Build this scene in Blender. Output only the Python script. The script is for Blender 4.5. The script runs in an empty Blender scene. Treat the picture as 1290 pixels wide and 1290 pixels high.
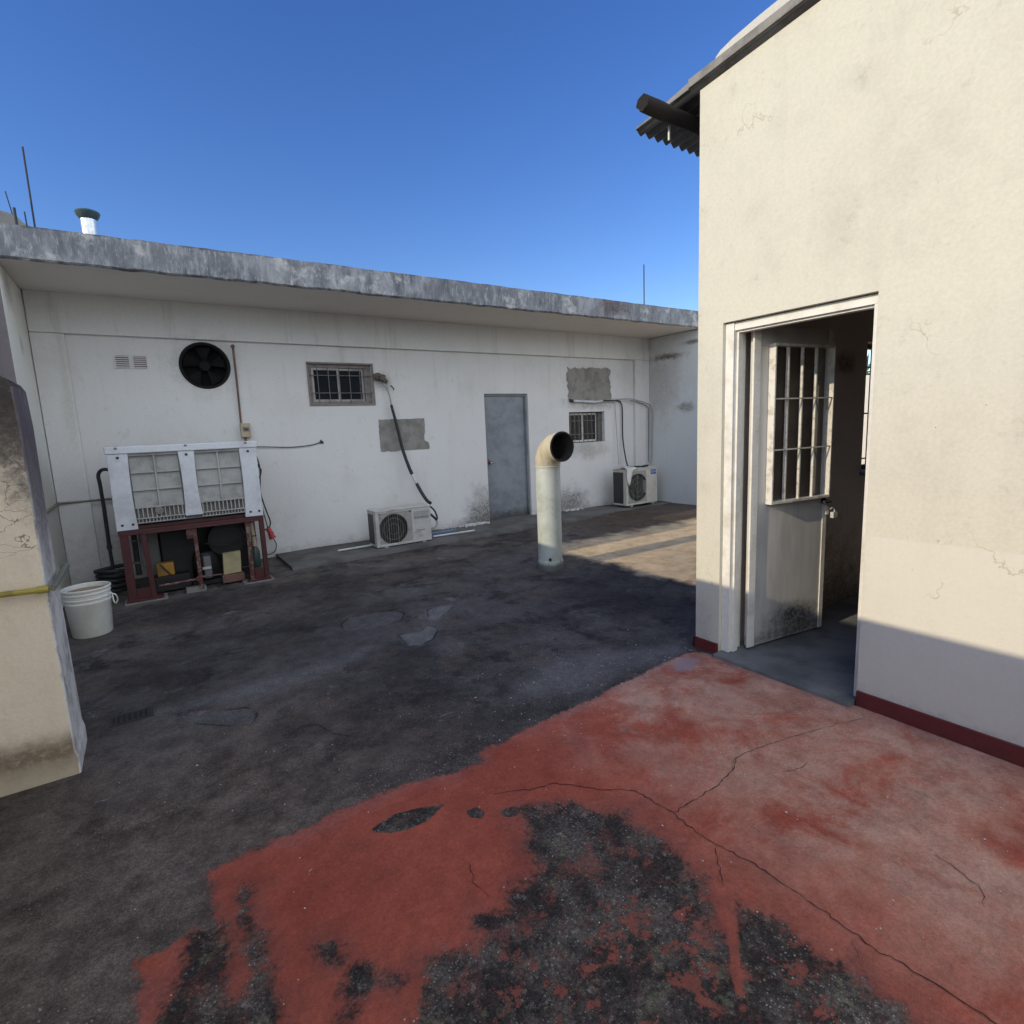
import bpy, math, random
import numpy as np
from mathutils import Vector, Matrix
random.seed(7)
R_ = math.radians
scene = bpy.context.scene
COL = scene.collection

# ------------------------------------------------------------------ camera
cam_d = bpy.data.cameras.new('camera')
cam_d.sensor_width = 36; cam_d.lens = 19.302; cam_d.clip_start = 0.05; cam_d.clip_end = 900
cam = bpy.data.objects.new('camera', cam_d); COL.objects.link(cam)
rx = Vector((1045, 150, -691.665)).normalized()      # image of world +X in camera axes
ry = Vector((-470, 85, -691.665)).normalized()
rz = rx.cross(ry).normalized(); ry = rz.cross(rx)
M = Matrix((rx, ry, rz)).to_4x4(); M.translation = Vector((0, 0, 1.5))
cam.matrix_world = M
scene.camera = cam

# ------------------------------------------------------------------ light
FILL_CLOUD = 13
SUN_EL, SUN_AZ = 21.8, -88.5                          # azimuth clockwise from +Y
w = bpy.data.worlds.new('World'); scene.world = w; w.use_nodes = True
nt = w.node_tree
sky = nt.nodes.new('ShaderNodeTexSky'); sky.sky_type = 'NISHITA'; sky.sun_disc = False
sky.sun_elevation = R_(SUN_EL); sky.sun_rotation = R_(SUN_AZ)
sky.altitude = 100; sky.air_density = 1.0; sky.dust_density = 0.1; sky.ozone_density = 2.5
bg = nt.nodes['Background']; bg.inputs[1].default_value = 0.14
hsv = nt.nodes.new('ShaderNodeHueSaturation'); hsv.inputs['Saturation'].default_value = 1.27; hsv.inputs['Hue'].default_value = 0.518
nt.links.new(sky.outputs[0], hsv.inputs['Color'])
# added fill light: unseen pale cloud bank towards -Y, brightens the shaded walls
tc = nt.nodes.new('ShaderNodeTexCoord')
sx = nt.nodes.new('ShaderNodeSeparateXYZ'); nt.links.new(tc.outputs['Generated'], sx.inputs[0])
mr = nt.nodes.new('ShaderNodeMapRange'); mr.interpolation_type = 'SMOOTHSTEP'; nt.links.new(sx.outputs['Y'], mr.inputs[0])
mr.inputs[1].default_value = -0.05; mr.inputs[2].default_value = -0.55
cn = nt.nodes.new('ShaderNodeTexNoise'); cn.inputs['Scale'].default_value = 2.2; cn.inputs['Detail'].default_value = 7
cm = nt.nodes.new('ShaderNodeMapping'); cm.inputs['Scale'].default_value = (1, 1, 2.6); nt.links.new(tc.outputs['Generated'], cm.inputs[0]); nt.links.new(cm.outputs[0], cn.inputs['Vector'])
cr = nt.nodes.new('ShaderNodeMapRange'); nt.links.new(cn.outputs['Fac'], cr.inputs[0]); cr.inputs[1].default_value = .35; cr.inputs[2].default_value = .6; cr.inputs[3].default_value = .35
mu = nt.nodes.new('ShaderNodeMath'); mu.operation = 'MULTIPLY'; nt.links.new(mr.outputs[0], mu.inputs[0]); nt.links.new(cr.outputs[0], mu.inputs[1])
cx_ = nt.nodes.new('ShaderNodeMix'); cx_.data_type = 'RGBA'; nt.links.new(mu.outputs[0], cx_.inputs[0]); nt.links.new(hsv.outputs[0], cx_.inputs[6])
cx_.inputs[7].default_value = (FILL_CLOUD*.88, FILL_CLOUD*.94, FILL_CLOUD*1.0, 1)
nt.links.new(cx_.outputs[2], bg.inputs[0])
sd = bpy.data.lights.new('sun', 'SUN'); sd.energy = 2.4; sd.angle = R_(0.5); sd.color = (1, 0.86, 0.63)
so = bpy.data.objects.new('sun', sd); COL.objects.link(so)
dirv = Vector((math.sin(R_(SUN_AZ))*math.cos(R_(SUN_EL)), math.cos(R_(SUN_AZ))*math.cos(R_(SUN_EL)), math.sin(R_(SUN_EL))))
so.rotation_euler = dirv.to_track_quat('Z', 'Y').to_euler(); so.location = (-20, 3, 12)
scene.view_settings.view_transform = 'Standard'; scene.view_settings.look = 'None'
scene.view_settings.exposure = 0.43; scene.view_settings.gamma = 1
scene.view_settings.use_curve_mapping = False

# ------------------------------------------------------------------ helpers
ORG = {}
class MB:
    def __init__(s): s.v = []; s.f = []; s.m = []
    def quad(s, *p, m=0):
        b = len(s.v); s.v += [tuple(q) for q in p]; s.f.append(tuple(range(b, b+len(p)))); s.m.append(m); return s
    def box(s, x0, x1, y0, y1, z0, z1, m=0, T=None):
        P = [(x, y, z) for z in (z0, z1) for y in (y0, y1) for x in (x0, x1)]
        if T: P = [T(*p) for p in P]
        b = len(s.v); s.v += P
        for f in ((0, 2, 3, 1), (4, 5, 7, 6), (0, 1, 5, 4), (2, 6, 7, 3), (0, 4, 6, 2), (1, 3, 7, 5)):
            s.f.append(tuple(b+i for i in f)); s.m.append(m)
        return s
    def ring(s, c, ax, r, n, ref=None):
        ax = Vector(ax).normalized(); a = Vector(ref) if ref is not None else (Vector((0, 0, 1)) if abs(ax.z) < .9 else Vector((1, 0, 0)))
        u = (a-ax*a.dot(ax)).normalized(); w_ = ax.cross(u); b = len(s.v)
        for i in range(n):
            t = 2*math.pi*i/n; s.v.append(tuple(Vector(c)+u*(r*math.cos(t))+w_*(r*math.sin(t))))
        return b
    def tube(s, pts, r, n=10, cap=True, m=0, smooth=0):
        P = [Vector(p) for p in pts]
        if smooth: P = catmull(P, smooth)
        rr = r if isinstance(r, (list, tuple)) else [r]*len(P)
        if len(rr) != len(P): rr = list(np.interp(np.linspace(0, 1, len(P)), np.linspace(0, 1, len(rr)), rr))
        rings = []; ref = None
        for i, p in enumerate(P):
            d = (P[min(i+1, len(P)-1)]-P[max(i-1, 0)]).normalized()
            if ref is None: ref = Vector((0, 0, 1)) if abs(d.z) < .9 else Vector((1, 0, 0))
            ref = (ref-d*ref.dot(d)).normalized(); rings.append(s.ring(p, d, rr[i], n, ref))
        for a, b in zip(rings, rings[1:]):
            for i in range(n):
                j = (i+1) % n; s.f.append((a+i, a+j, b+j, b+i)); s.m.append(m)
        if cap:
            s.f.append(tuple(rings[0]+i for i in reversed(range(n)))); s.m.append(m)
            s.f.append(tuple(rings[-1]+i for i in range(n))); s.m.append(m)
        return s
    def lathe(s, prof, c, n=32, m=0):
        b = len(s.v); k = len(prof)
        for i in range(n):
            t = 2*math.pi*i/n
            for r, z in prof: s.v.append((c[0]+r*math.cos(t), c[1]+r*math.sin(t), c[2]+z))
        for i in range(n):
            j = (i+1) % n
            for q in range(k-1):
                s.f.append((b+i*k+q, b+j*k+q, b+j*k+q+1, b+i*k+q+1)); s.m.append(m)
        return s
    def prism(s, poly, fn, d0, d1, m=0):
        n = len(poly); b = len(s.v)
        s.v += [tuple(fn(u, v, d0)) for u, v in poly]+[tuple(fn(u, v, d1)) for u, v in poly]
        s.f.append(tuple(b+i for i in range(n))); s.m.append(m)
        s.f.append(tuple(b+n+i for i in reversed(range(n)))); s.m.append(m)
        for i in range(n):
            j = (i+1) % n; s.f.append((b+i, b+n+i, b+n+j, b+j)); s.m.append(m)
        return s
    def build(s, name, mat, parent=None, smooth=False, bevel=0, fixn=True, **props):
        o0 = ORG.get(parent.name, (0, 0, 0)) if parent else (0, 0, 0)
        me = bpy.data.meshes.new(name)
        me.from_pydata([(a-o0[0], b-o0[1], c-o0[2]) for a, b, c in s.v], [], s.f)
        for mm in (mat if isinstance(mat, (list, tuple)) else [mat]): me.materials.append(mm)
        for p, k in zip(me.polygons, s.m): p.material_index = k; p.use_smooth = smooth
        if fixn:
            import bmesh
            bm = bmesh.new(); bm.from_mesh(me); bmesh.ops.recalc_face_normals(bm, faces=bm.faces); bm.to_mesh(me); bm.free()
        if smooth: me.set_sharp_from_angle(angle=R_(40))
        o = bpy.data.objects.new(name, me); COL.objects.link(o)
        if parent: o.parent = parent
        ORG[o.name] = o0
        if bevel:
            b = o.modifiers.new('bevel', 'BEVEL'); b.width = bevel; b.segments = 2; b.limit_method = 'ANGLE'
        for k, v in props.items(): o[k] = v
        return o
def catmull(P, k):
    out = []
    for i in range(len(P)-1):
        p0, p1, p2, p3 = P[max(i-1, 0)], P[i], P[i+1], P[min(i+2, len(P)-1)]
        for j in range(k):
            t = j/k
            out.append(.5*((2*p1)+(p2-p0)*t+(2*p0-5*p1+4*p2-p3)*t*t+(3*p1-p0-3*p2+p3)*t**3))
    return out+[P[-1]]
def thing(name, loc, label, cat, group=None):
    o = bpy.data.objects.new(name, None); COL.objects.link(o); o.location = loc
    o.empty_display_size = .1; ORG[o.name] = tuple(loc); return tag(o, label, cat, group)
def tag(o, label, cat, group=None):
    o['label'] = label; o['category'] = cat
    if group: o['group'] = group
    return o

# ------------------------------------------------------------------ materials
class NT:
    def __init__(s, name):
        s.mat = bpy.data.materials.new(name); s.mat.use_nodes = True; s.t = s.mat.node_tree
        s.b = s.t.nodes['Principled BSDF']; s.geo = s.n('ShaderNodeNewGeometry'); s.pos = s.geo.outputs['Position']
    def n(s, typ, **k):
        x = s.t.nodes.new(typ)
        for a, v in k.items(): setattr(x, a, v)
        return x
    def L(s, a, b): s.t.links.new(a, b)
    def setin(s, sock, v):
        if hasattr(v, 'is_output') or isinstance(v, bpy.types.NodeSocket): s.L(v, sock)
        elif v is not None:
            if sock.type == 'RGBA' and len(v) == 3: v = (*v, 1)
            sock.default_value = v
    def math(s, op, a, b=None, c=None, clamp=False):
        x = s.n('ShaderNodeMath', operation=op, use_clamp=clamp); s.setin(x.inputs[0], a)
        if b is not None: s.setin(x.inputs[1], b)
        if c is not None: s.setin(x.inputs[2], c)
        return x.outputs[0]
    def noise(s, scale, detail=5, rough=.6, vec=None, stretch=None, dist=0, off=0):
        v = vec or s.pos
        if stretch or off:
            mp = s.n('ShaderNodeMapping'); s.L(v, mp.inputs[0]); mp.inputs['Scale'].default_value = stretch or (1, 1, 1)
            mp.inputs['Location'].default_value = (off, off*.7, off*1.3); v = mp.outputs[0]
        x = s.n('ShaderNodeTexNoise'); s.L(v, x.inputs['Vector']); x.inputs['Scale'].default_value = scale
        x.inputs['Detail'].default_value = detail; x.inputs['Roughness'].default_value = rough; x.inputs['Distortion'].default_value = dist
        return x.outputs['Fac']
    def ramp(s, f, a, b, lo=0., hi=1.):
        x = s.n('ShaderNodeMapRange', interpolation_type='SMOOTHSTEP'); s.setin(x.inputs[0], f)
        for i, v in enumerate((a, b, lo, hi)): x.inputs[i+1].default_value = v
        return x.outputs[0]
    def mix(s, f, a, b, mode='MIX'):
        x = s.n('ShaderNodeMix', data_type='RGBA', blend_type=mode); s.setin(x.inputs[0], f)
        s.setin(x.inputs[6], a); s.setin(x.inputs[7], b); return x.outputs[2]
    def xyz(s): 
        x = s.n('ShaderNodeSeparateXYZ'); s.L(s.pos, x.inputs[0]); return x.outputs
    def attr(s, name): return s.n('ShaderNodeAttribute', attribute_name=name).outputs['Fac']
    def spot(s, c, r, amp=.9, nz=None, edge=.45):
        """irregular stain: ellipsoid centre c, radii r (its own shape on the wall)"""
        mp = s.n('ShaderNodeVectorMath', operation='SUBTRACT'); s.L(s.pos, mp.inputs[0]); mp.inputs[1].default_value = c
        d = s.n('ShaderNodeVectorMath', operation='DIVIDE'); s.L(mp.outputs[0], d.inputs[0]); d.inputs[1].default_value = r
        l = s.n('ShaderNodeVectorMath', operation='LENGTH'); s.L(d.outputs[0], l.inputs[0])
        q = s.math('MULTIPLY_ADD', nz, -1.5, l.outputs['Value'])
        f2 = s.noise(38, 5, .8, off=c[0]); soft = s.ramp(q, .42, -.55, 0, amp)
        return s.math('MULTIPLY', soft, s.ramp(f2, .36, .6, .45, 1))
    def bump(s, h, strength=.3, dist=.01, prev=None):
        x = s.n('ShaderNodeBump'); x.inputs['Strength'].default_value = strength; x.inputs['Distance'].default_value = dist
        s.L(h, x.inputs['Height'])
        if prev is not None: s.L(prev, x.inputs['Normal'])
        return x.outputs[0]
    def out(s, color, rough=.8, metal=0, normal=None, spec=None):
        s.setin(s.b.inputs['Base Color'], color); s.setin(s.b.inputs['Roughness'], rough); s.setin(s.b.inputs['Metallic'], metal)
        if normal is not None: s.L(normal, s.b.inputs['Normal'])
        if spec is not None: s.b.inputs['Specular IOR Level'].default_value = spec
        return s.mat
def simple(name, c, c2=None, scale=12, rough=.6, metal=0, bump=.1, lo=.45, hi=.7, stretch=None, spec=None, bscale=60):
    t = NT(name); f = t.ramp(t.noise(scale, 6, .65, stretch=stretch), lo, hi)
    c2 = c2 or tuple(x*.6 for x in c)
    fine = t.ramp(t.noise(scale*7, 4), .3, .75, .93, 1.03)
    col = t.mix(1, t.mix(f, c, c2), fine, 'MULTIPLY')
    g = t.n('ShaderNodeCombineColor')
    nrm = t.bump(t.noise(bscale, 4), bump, .004) if bump else None
    return t.out(col, rough, metal, nrm, spec)

def plaster(name, base, dirty, spots=(), big=1.3, lo=.5, hi=.85, amp=.5, streak=.25, marks=.6, extra=None, bump=.35, rough=.85, scuff=.35):
    t = NT(name)
    n1 = t.noise(big, 6, .62); n2 = t.noise(9, 6, .7); n3 = t.noise(60, 4, .6)
    col = t.mix(t.ramp(n1, lo, hi, 0, amp), base, dirty)
    st = t.noise(5, 5, .6, stretch=(1, 1, .12)); col = t.mix(t.ramp(st, .52, .8, 0, streak), col, dirty)
    col = t.mix(t.ramp(n2, .58, .78, 0, scuff), col, tuple(x*.62 for x in dirty))
    sm = t.noise(22, 5, .75, off=3.3)
    col = t.mix(t.math('MULTIPLY', t.ramp(sm, .66, .73, 0, marks), t.ramp(t.noise(2.2, 3, off=9), .5, .62)), col, tuple(x*.3 for x in dirty))
    col = t.mix(1, col, t.ramp(n3, .25, .75, .95, 1.03), 'MULTIPLY')
    nz = t.noise(7, 7, .75, off=5)
    for c, r, a, sc in spots: col = t.mix(t.spot(c, r, a, nz), col, sc)
    if extra: col = extra(t, col)
    hh = t.math('MULTIPLY_ADD', n3, .09, t.math('MULTIPLY_ADD', n2, .28, t.math('MULTIPLY', t.noise(2.4, 3, .5), .9)))
    nrm = t.bump(hh, min(1, bump*1.6), .02)
    return t.out(col, rough, 0, nrm, .25)

SOOT = (.045, .043, .04)
def bgrime(t, col):
    z = t.xyz(); n_ = t.noise(6, 7, .78, off=14)
    col = t.mix(t.ramp(t.math('MULTIPLY_ADD', n_, .5, z[2]), .42, .22, 0, .55), col, (.27, .25, .23))
    n3_ = t.noise(7, 5, .7, stretch=(1, 1, .07), off=9)
    col = t.mix(t.math('MULTIPLY', t.ramp(n3_, .52, .7), t.ramp(z[2], 1.6, 2.7, 0, .35)), col, (.36, .34, .3))
    return col
M_back = plaster('back_wall_paint', extra=bgrime, base=(.64, .635, .625), dirty=(.50, .48, .44), amp=.55, streak=.3, marks=.8, spots=[
    ((4.42, 7.4, .12), (.42, .5, .55), .85, SOOT), ((4.25, 7.4, .0), (.5, .5, .22), .8, (.09, .085, .075)),
    ((6.15, 7.4, .12), (.5, .5, .4), .85, SOOT), ((6.6, 7.4, 1.08), (.55, .4, .2), .6, (.2, .18, .15)),
    ((6.7, 7.4, 1.88), (.75, .4, .14), .7, (.16, .15, .13)), ((6.65, 7.4, 2.3), (.72, .4, .42), .35, (.3, .28, .25)),
    ((.745, 7.4, 2.37), (.42, .4, .4), .5, (.25, .23, .2)),
    ((2.86, 7.4, 2.22), (.16, .4, .16), .7, (.14, .13, .11)), ((.2, 7.4, .3), (1.3, .5, .5), .5, (.2, .18, .17)),
    ((7.6, 7.4, 2.4), (.3, .5, .6), .4, (.35, .33, .3)), ((-.55, 7.3, 1.9), (.08, .4, .5), .4, (.4, .38, .3))])
M_side = plaster('side_wall_paint', (.60, .62, .63), (.45, .45, .44), amp=.6, spots=[
    ((8.14, 7.1, 2.2), (.4, .6, .75), .6, (.3, .27, .25)), ((8.14, 6.5, 1.75), (.3, .22, .12), .9, (.18, .17, .16)),
    ((8.14, 6.9, 2.67), (.3, .45, .07), .95, (.09, .06, .05)), ((8.14, 6.35, 2.85), (.3, .3, .05), .95, (.08, .06, .05))])
M_soffit = plaster('soffit_paint', (.70, .66, .60), (.56, .52, .46), amp=.5, streak=0, marks=.3, bump=.2)
M_patch = plaster('cement_patch', (.26, .25, .23), (.17, .16, .145), big=6, lo=.4, hi=.65, amp=.9, marks=.5, bump=.9)
def band(t, col):
    z = t.xyz(); e = t.math('MULTIPLY_ADD', t.noise(6, 4), .03, z[2])
    low = t.math('MULTIPLY', t.ramp(e, .925, .915), t.ramp(z[1], 1.3, 1.2))
    col = t.mix(t.math('MULTIPLY', low, .5), col, (.65, .63, .56))
    v = t.n('ShaderNodeTexVoronoi', feature='DISTANCE_TO_EDGE'); v.inputs['Scale'].default_value = .9
    mp = t.n('ShaderNodeVectorMath', operation='ADD'); t.L(t.pos, mp.inputs[0])
    nn = t.n('ShaderNodeTexNoise'); nn.inputs['Scale'].default_value = 3; nn.inputs['Detail'].default_value = 6; t.L(t.pos, nn.inputs['Vector']); t.L(nn.outputs['Color'], mp.inputs[1]); t.L(mp.outputs[0], v.inputs['Vector'])
    cr = t.math('MULTIPLY', t.ramp(v.outputs['Distance'], .005, .001), t.ramp(t.noise(1.1, 3, off=4), .52, .58))
    pit = t.n('ShaderNodeTexVoronoi'); pit.inputs['Scale'].default_value = 7; t.L(t.pos, pit.inputs['Vector']); ps = t.n('ShaderNodeSeparateColor'); t.L(pit.outputs['Color'], ps.inputs[0])
    col = t.mix(t.math('MULTIPLY', t.ramp(t.math('MULTIPLY_ADD', t.noise(60, 4, .7), .12, pit.outputs['Distance']), .17, .12), t.ramp(ps.outputs[0], .8, .84, 0, .75)), col, (.26, .23, .17))
    base_ = t.math('MULTIPLY_ADD', t.noise(9, 6, .8), .3, z[2]); col = t.mix(t.ramp(base_, .28, .2, 0, .45), col, (.36, .33, .28))
    col = t.mix(t.math('MULTIPLY', cr, .6), col, (.35, .31, .24))
    return col
M_cream = plaster('cream_wall_paint', (.59, .565, .475), (.44, .415, .35), big=2.6, lo=.46, hi=.76, amp=.45, streak=.22, marks=1.0, scuff=.38, extra=band, spots=[
    ((2.93, .95, .12), (.3, 1.0, .12), .3, (.45, .42, .36)), ((2.93, 2.2, .2), (.3, .1, .2), .4, (.3, .28, .26))])
M_room = plaster('room_wall_paint', (.78, .70, .64), (.58, .50, .45), amp=.6, spots=[
    ((4.35, 2.1, .2), (.7, .3, .55), .9, (.33, .25, .17)), ((4.6, 2.1, .05), (.8, .3, .3), .8, (.12, .1, .08)), ((4.45, 2.1, 1.88), (.2, .3, .1), .8, (.1, .08, .07))])
def pband(t, col):
    z = t.xyz(); e = t.math('MULTIPLY_ADD', t.noise(5, 7, .75), .16, z[2])
    d = t.math('ABSOLUTE', t.math('SUBTRACT', e, .22))
    col = t.mix(t.math('MULTIPLY', t.ramp(d, .12, .01, 0, .85), t.ramp(t.noise(30, 4, .8), .3, .55, .65, 1)), col, (.14, .10, .06))
    col = t.mix(t.ramp(e, .21, .15, 0, .6), col, (.33, .28, .19))
    v = t.n('ShaderNodeTexVoronoi', feature='DISTANCE_TO_EDGE'); v.inputs['Scale'].default_value = 3.5
    mp = t.n('ShaderNodeMapping'); mp.inputs['Scale'].default_value = (.5, 1, 2.2); t.L(t.pos, mp.inputs[0])
    ad = t.n('ShaderNodeVectorMath', operation='ADD'); t.L(mp.outputs[0], ad.inputs[0])
    nn = t.n('ShaderNodeTexNoise'); nn.inputs['Scale'].default_value = 5; nn.inputs['Detail'].default_value = 5; t.L(t.pos, nn.inputs['Vector'])
    sc = t.n('ShaderNodeVectorMath', operation='SCALE'); t.L(nn.outputs['Color'], sc.inputs[0]); sc.inputs['Scale'].default_value = .5; t.L(sc.outputs[0], ad.inputs[1]); t.L(ad.outputs[0], v.inputs['Vector'])
    tn = t.math('MULTIPLY_ADD', t.noise(6, 7, .78, stretch=(1, 1, .5), off=4), .75, z[2])
    col = t.mix(t.ramp(tn, 1.78, 2.08, 0, .93), col, (.05, .043, .038))
    return t.mix(t.math('MULTIPLY', t.ramp(v.outputs['Distance'], .012, .002, 0, .75), t.ramp(z[2], .85, 1.1)), col, (.12, .10, .08))
M_pillar = plaster('pillar_plaster', (.74, .65, .52), (.55, .46, .36), big=3, amp=.7, streak=.5, marks=.6, scuff=.3, bump=.6, extra=pband, spots=[
    ((-.5, 3.1, 1.82), (.5, .3, .5), 1.0, (.05, .045, .04)), ((-.44, 3.1, 1.75), (.3, .3, .3), 1.0, (.03, .027, .025)), ((-.42, 3.1, 1.5), (.12, .3, .35), .9, (.10, .085, .075))])
def psx(t, col):
    z = t.xyz(); tn = t.math('MULTIPLY_ADD', t.noise(7, 7, .8, stretch=(1, 1, .3), off=6), .9, z[2])
    col = t.mix(t.ramp(tn, 1.45, 1.85, 0, .9), col, (.115, .095, .105))
    fl_ = t.noise(14, 6, .8, stretch=(1, 1, .35), off=16)
    return t.mix(t.ramp(fl_, .56, .62, 0, .7), col, (.22, .19, .19))
M_pside = plaster('pillar_side_peeling', (.72, .71, .66), (.36, .33, .31), big=6, lo=.46, hi=.66, amp=.75, streak=.6, marks=.9, scuff=.6, bump=.8, extra=psx, spots=[
    ((-.4, 3.3, 1.7), (.3, .5, .45), .95, (.10, .085, .09)), ((-.4, 3.3, 1.2), (.2, .25, .35), .7, (.16, .13, .14))])
M_left = plaster('left_wall_paint', (.66, .655, .62), (.5, .48, .42), spots=[((-.78, 6.5, 2.9), (.3, .25, .25), .7, (.25, .2, .18)), ((-.78, 6.8, 2.45), (.3, .1, .1), .5, (.2, .2, .15))])
M_bare = plaster('bare_stucco', (.20, .18, .185), (.12, .105, .11), big=5, amp=.8, bump=.8)
M_roofpaint = None
def mk_fascia():
    t = NT('fascia_membrane')
    st = t.noise(14, 7, .7, stretch=(1, 1, .13)); s2 = t.noise(3.2, 6, .7, stretch=(1, 1, .6), off=2)
    st2 = t.noise(6, 7, .75, stretch=(1, 1, .45), off=6)
    col = t.mix(t.ramp(st2, .40, .62), (.25, .26, .275), (.105, .11, .125))
    col = t.mix(t.math('MULTIPLY', t.ramp(st, .45, .65), t.ramp(t.noise(1.6, 4, off=33), .42, .6)), col, (.06, .065, .08))
    col = t.mix(t.ramp(s2, .42, .6, 0, .75), col, (.11, .115, .13))
    col = t.mix(t.ramp(t.noise(2.3, 5, .7, off=7), .55, .66, 0, .7), col, (.46, .45, .43))
    v = t.n('ShaderNodeTexVoronoi', feature='DISTANCE_TO_EDGE'); v.inputs['Scale'].default_value = 3.2; v.inputs['Randomness'].default_value = 1
    mp = t.n('ShaderNodeVectorMath', operation='ADD'); t.L(t.pos, mp.inputs[0])
    nn = t.n('ShaderNodeTexNoise'); nn.inputs['Scale'].default_value = 4; nn.inputs['Detail'].default_value = 5; t.L(t.pos, nn.inputs['Vector']); t.L(nn.outputs['Color'], mp.inputs[1]); t.L(mp.outputs[0], v.inputs['Vector'])
    col = t.mix(t.math('MULTIPLY', t.ramp(v.outputs['Distance'], .02, .003, 0, .6), t.ramp(t.noise(2.5, 3, off=3), .5, .6)), col, (.05, .05, .055))
    col = t.mix(t.ramp(t.noise(45, 5, .75, stretch=(1, 1, .2)), .5, .75, 0, .6), col, (.5, .5, .5))
    z = t.xyz()
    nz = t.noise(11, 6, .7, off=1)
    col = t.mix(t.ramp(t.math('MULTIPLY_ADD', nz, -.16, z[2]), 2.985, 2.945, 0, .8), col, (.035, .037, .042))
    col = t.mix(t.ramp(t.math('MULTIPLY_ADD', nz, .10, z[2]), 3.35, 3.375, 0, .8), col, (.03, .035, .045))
    col = t.mix(t.spot((6.1, 6.17, 3.22), (.42, .3, .17), .9, nz), col, (.05, .02, .02))
    nrm = t.bump(st, .5, .01); nrm = t.bump(nz, .4, .01, nrm)
    return t.out(col, .55, 0, nrm, .4)
M_fascia = mk_fascia()

M_redskirt = simple('red_skirting_paint', (.125, .020, .020), (.08, .015, .015), 9, .55)
M_white_metal = simple('cream_metal_paint', (.76, .74, .68), (.62, .58, .5), 6, .35, bump=.05)
def mk_leaf():
    t = NT('door_metal_paint')
    st = t.noise(9, 6, .65, stretch=(1, 1, .18))
    col = t.mix(t.ramp(st, .4, .7, 0, .7), (.60, .585, .55), (.42, .41, .385))
    nz = t.noise(12, 7, .8)
    col = t.mix(t.spot((3.5, 1.9, .17), (.32, .3, .13), .95, nz), col, (.03, .028, .026))
    col = t.mix(t.spot((3.5, 1.9, .08), (.6, .3, .06), .8, nz), col, (.06, .05, .045))
    col = t.mix(t.ramp(t.noise(30, 5, .8), .66, .72, 0, .6), col, (.15, .1, .07))
    return t.out(col, .38, 0, t.bump(t.noise(3, 3), .12, .01), .5)
M_leafm = mk_leaf()
def mk_bluedoor():
    t = NT('grey_blue_door_paint')
    n1 = t.noise(3, 6, .7); z = t.xyz()
    col = t.mix(t.ramp(n1, .4, .68), (.225, .245, .27), (.15, .165, .19))
    col = t.mix(t.ramp(t.noise(40, 5, .8), .55, .68, 0, .5), col, (.36, .38, .4))
    nz = t.noise(9, 7, .8, off=2)
    col = t.mix(t.ramp(t.math('MULTIPLY_ADD', nz, -.35, z[2]), .06, -.12, 0, .9), col, (.05, .05, .052))
    return t.out(col, .5, 0, t.bump(t.noise(5, 3), .15, .01), .4)
M_bluedoor = mk_bluedoor()
M_alu = simple('weathered_aluminium', (.34, .33, .32), (.2, .18, .17), 10, .45, .3)
M_wframe2 = simple('white_window_frame', (.66, .65, .62), (.48, .45, .42), 14, .5)
M_brownframe = simple('brown_grey_frame', (.20, .175, .16), (.12, .1, .09), 12, .6)
M_ironbar = simple('painted_iron_bars', (.17, .16, .155), (.08, .06, .05), 20, .6)
M_darkreveal = simple('grimy_window_reveal', (.11, .105, .095), (.07, .065, .06), 12, .8)
M_whitebar = simple('cream_iron_bars', (.72, .70, .64), (.45, .4, .33), 20, .35)
def glass(name, c=(.012, .014, .018), rough=.08):
    t = NT(name); return t.out(c, t.ramp(t.noise(4, 4), .3, .8, rough, rough+.12), 0, None, .35)
M_glass = glass('dark_window_glass')
M_clear = NT('door_glass'); 
def mk_clear():
    t = NT('door_pane_glass'); t.b.inputs['Transmission Weight'].default_value = .0
    return t.out(t.mix(t.ramp(t.noise(3, 4), .4, .7), (.085, .07, .055), (.13, .11, .09)), .06, 0, None, .9)
M_doorglass = mk_clear()
M_black = simple('black_rubber', (.018, .018, .02), (.03, .03, .03), 20, .6)
M_fanblack = simple('greasy_black_metal', (.0015, .0015, .002), (.003, .003, .003), 20, .9)
M_acbody = simple('aged_ac_enamel', (.46, .45, .43), (.33, .31, .28), 6, .45, bump=.03)
M_acbody2 = simple('ivory_ac_enamel', (.52, .49, .43), (.42, .38, .32), 6, .45, bump=.03)
M_acgrill = simple('grey_fan_grille', (.30, .30, .28), (.2, .2, .18), 10, .5)
M_acdark = simple('dark_fan_cavity', (.02, .02, .018), (.035, .03, .025), 20, .7)
M_coil = simple('condenser_fins', (.05, .055, .06), (.025, .03, .03), 60, .5, .4, stretch=(1, 1, 8))
M_logo = simple('blue_badge', (.03, .08, .35), (.03, .07, .28), 20, .4, bump=0)
M_logow = simple('badge_lettering', (.55, .58, .66), (.45, .5, .6), 20, .5, bump=0)
M_greytxt = simple('faded_grey_print', (.17, .17, .17), (.12, .12, .12), 40, .6, bump=0)
M_greypanel = simple('greyed_panel', (.30, .30, .29), (.38, .37, .35), 30, .55)
M_plastic = simple('white_bin_plastic', (.56, .58, .61), (.46, .47, .49), 5, .4, bump=.04)
M_plastic2 = simple('dusty_bin_panel', (.36, .36, .345), (.26, .255, .24), 6, .6, bump=.08)
M_redsteel = simple('red_oxide_steel', (.062, .010, .012), (.035, .01, .01), 14, .55, bump=.15)
M_redrust = simple('scuffed_red_steel', (.08, .018, .019), (.18, .14, .125), 26, .5, lo=.5, hi=.62)
M_pvc = simple('white_pvc_pipe', (.55, .56, .58), (.4, .4, .4), 8, .4, bump=.03)
M_pvcblue = simple('blue_grey_strip', (.10, .16, .26), (.08, .11, .18), 8, .5, bump=.03)
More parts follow.
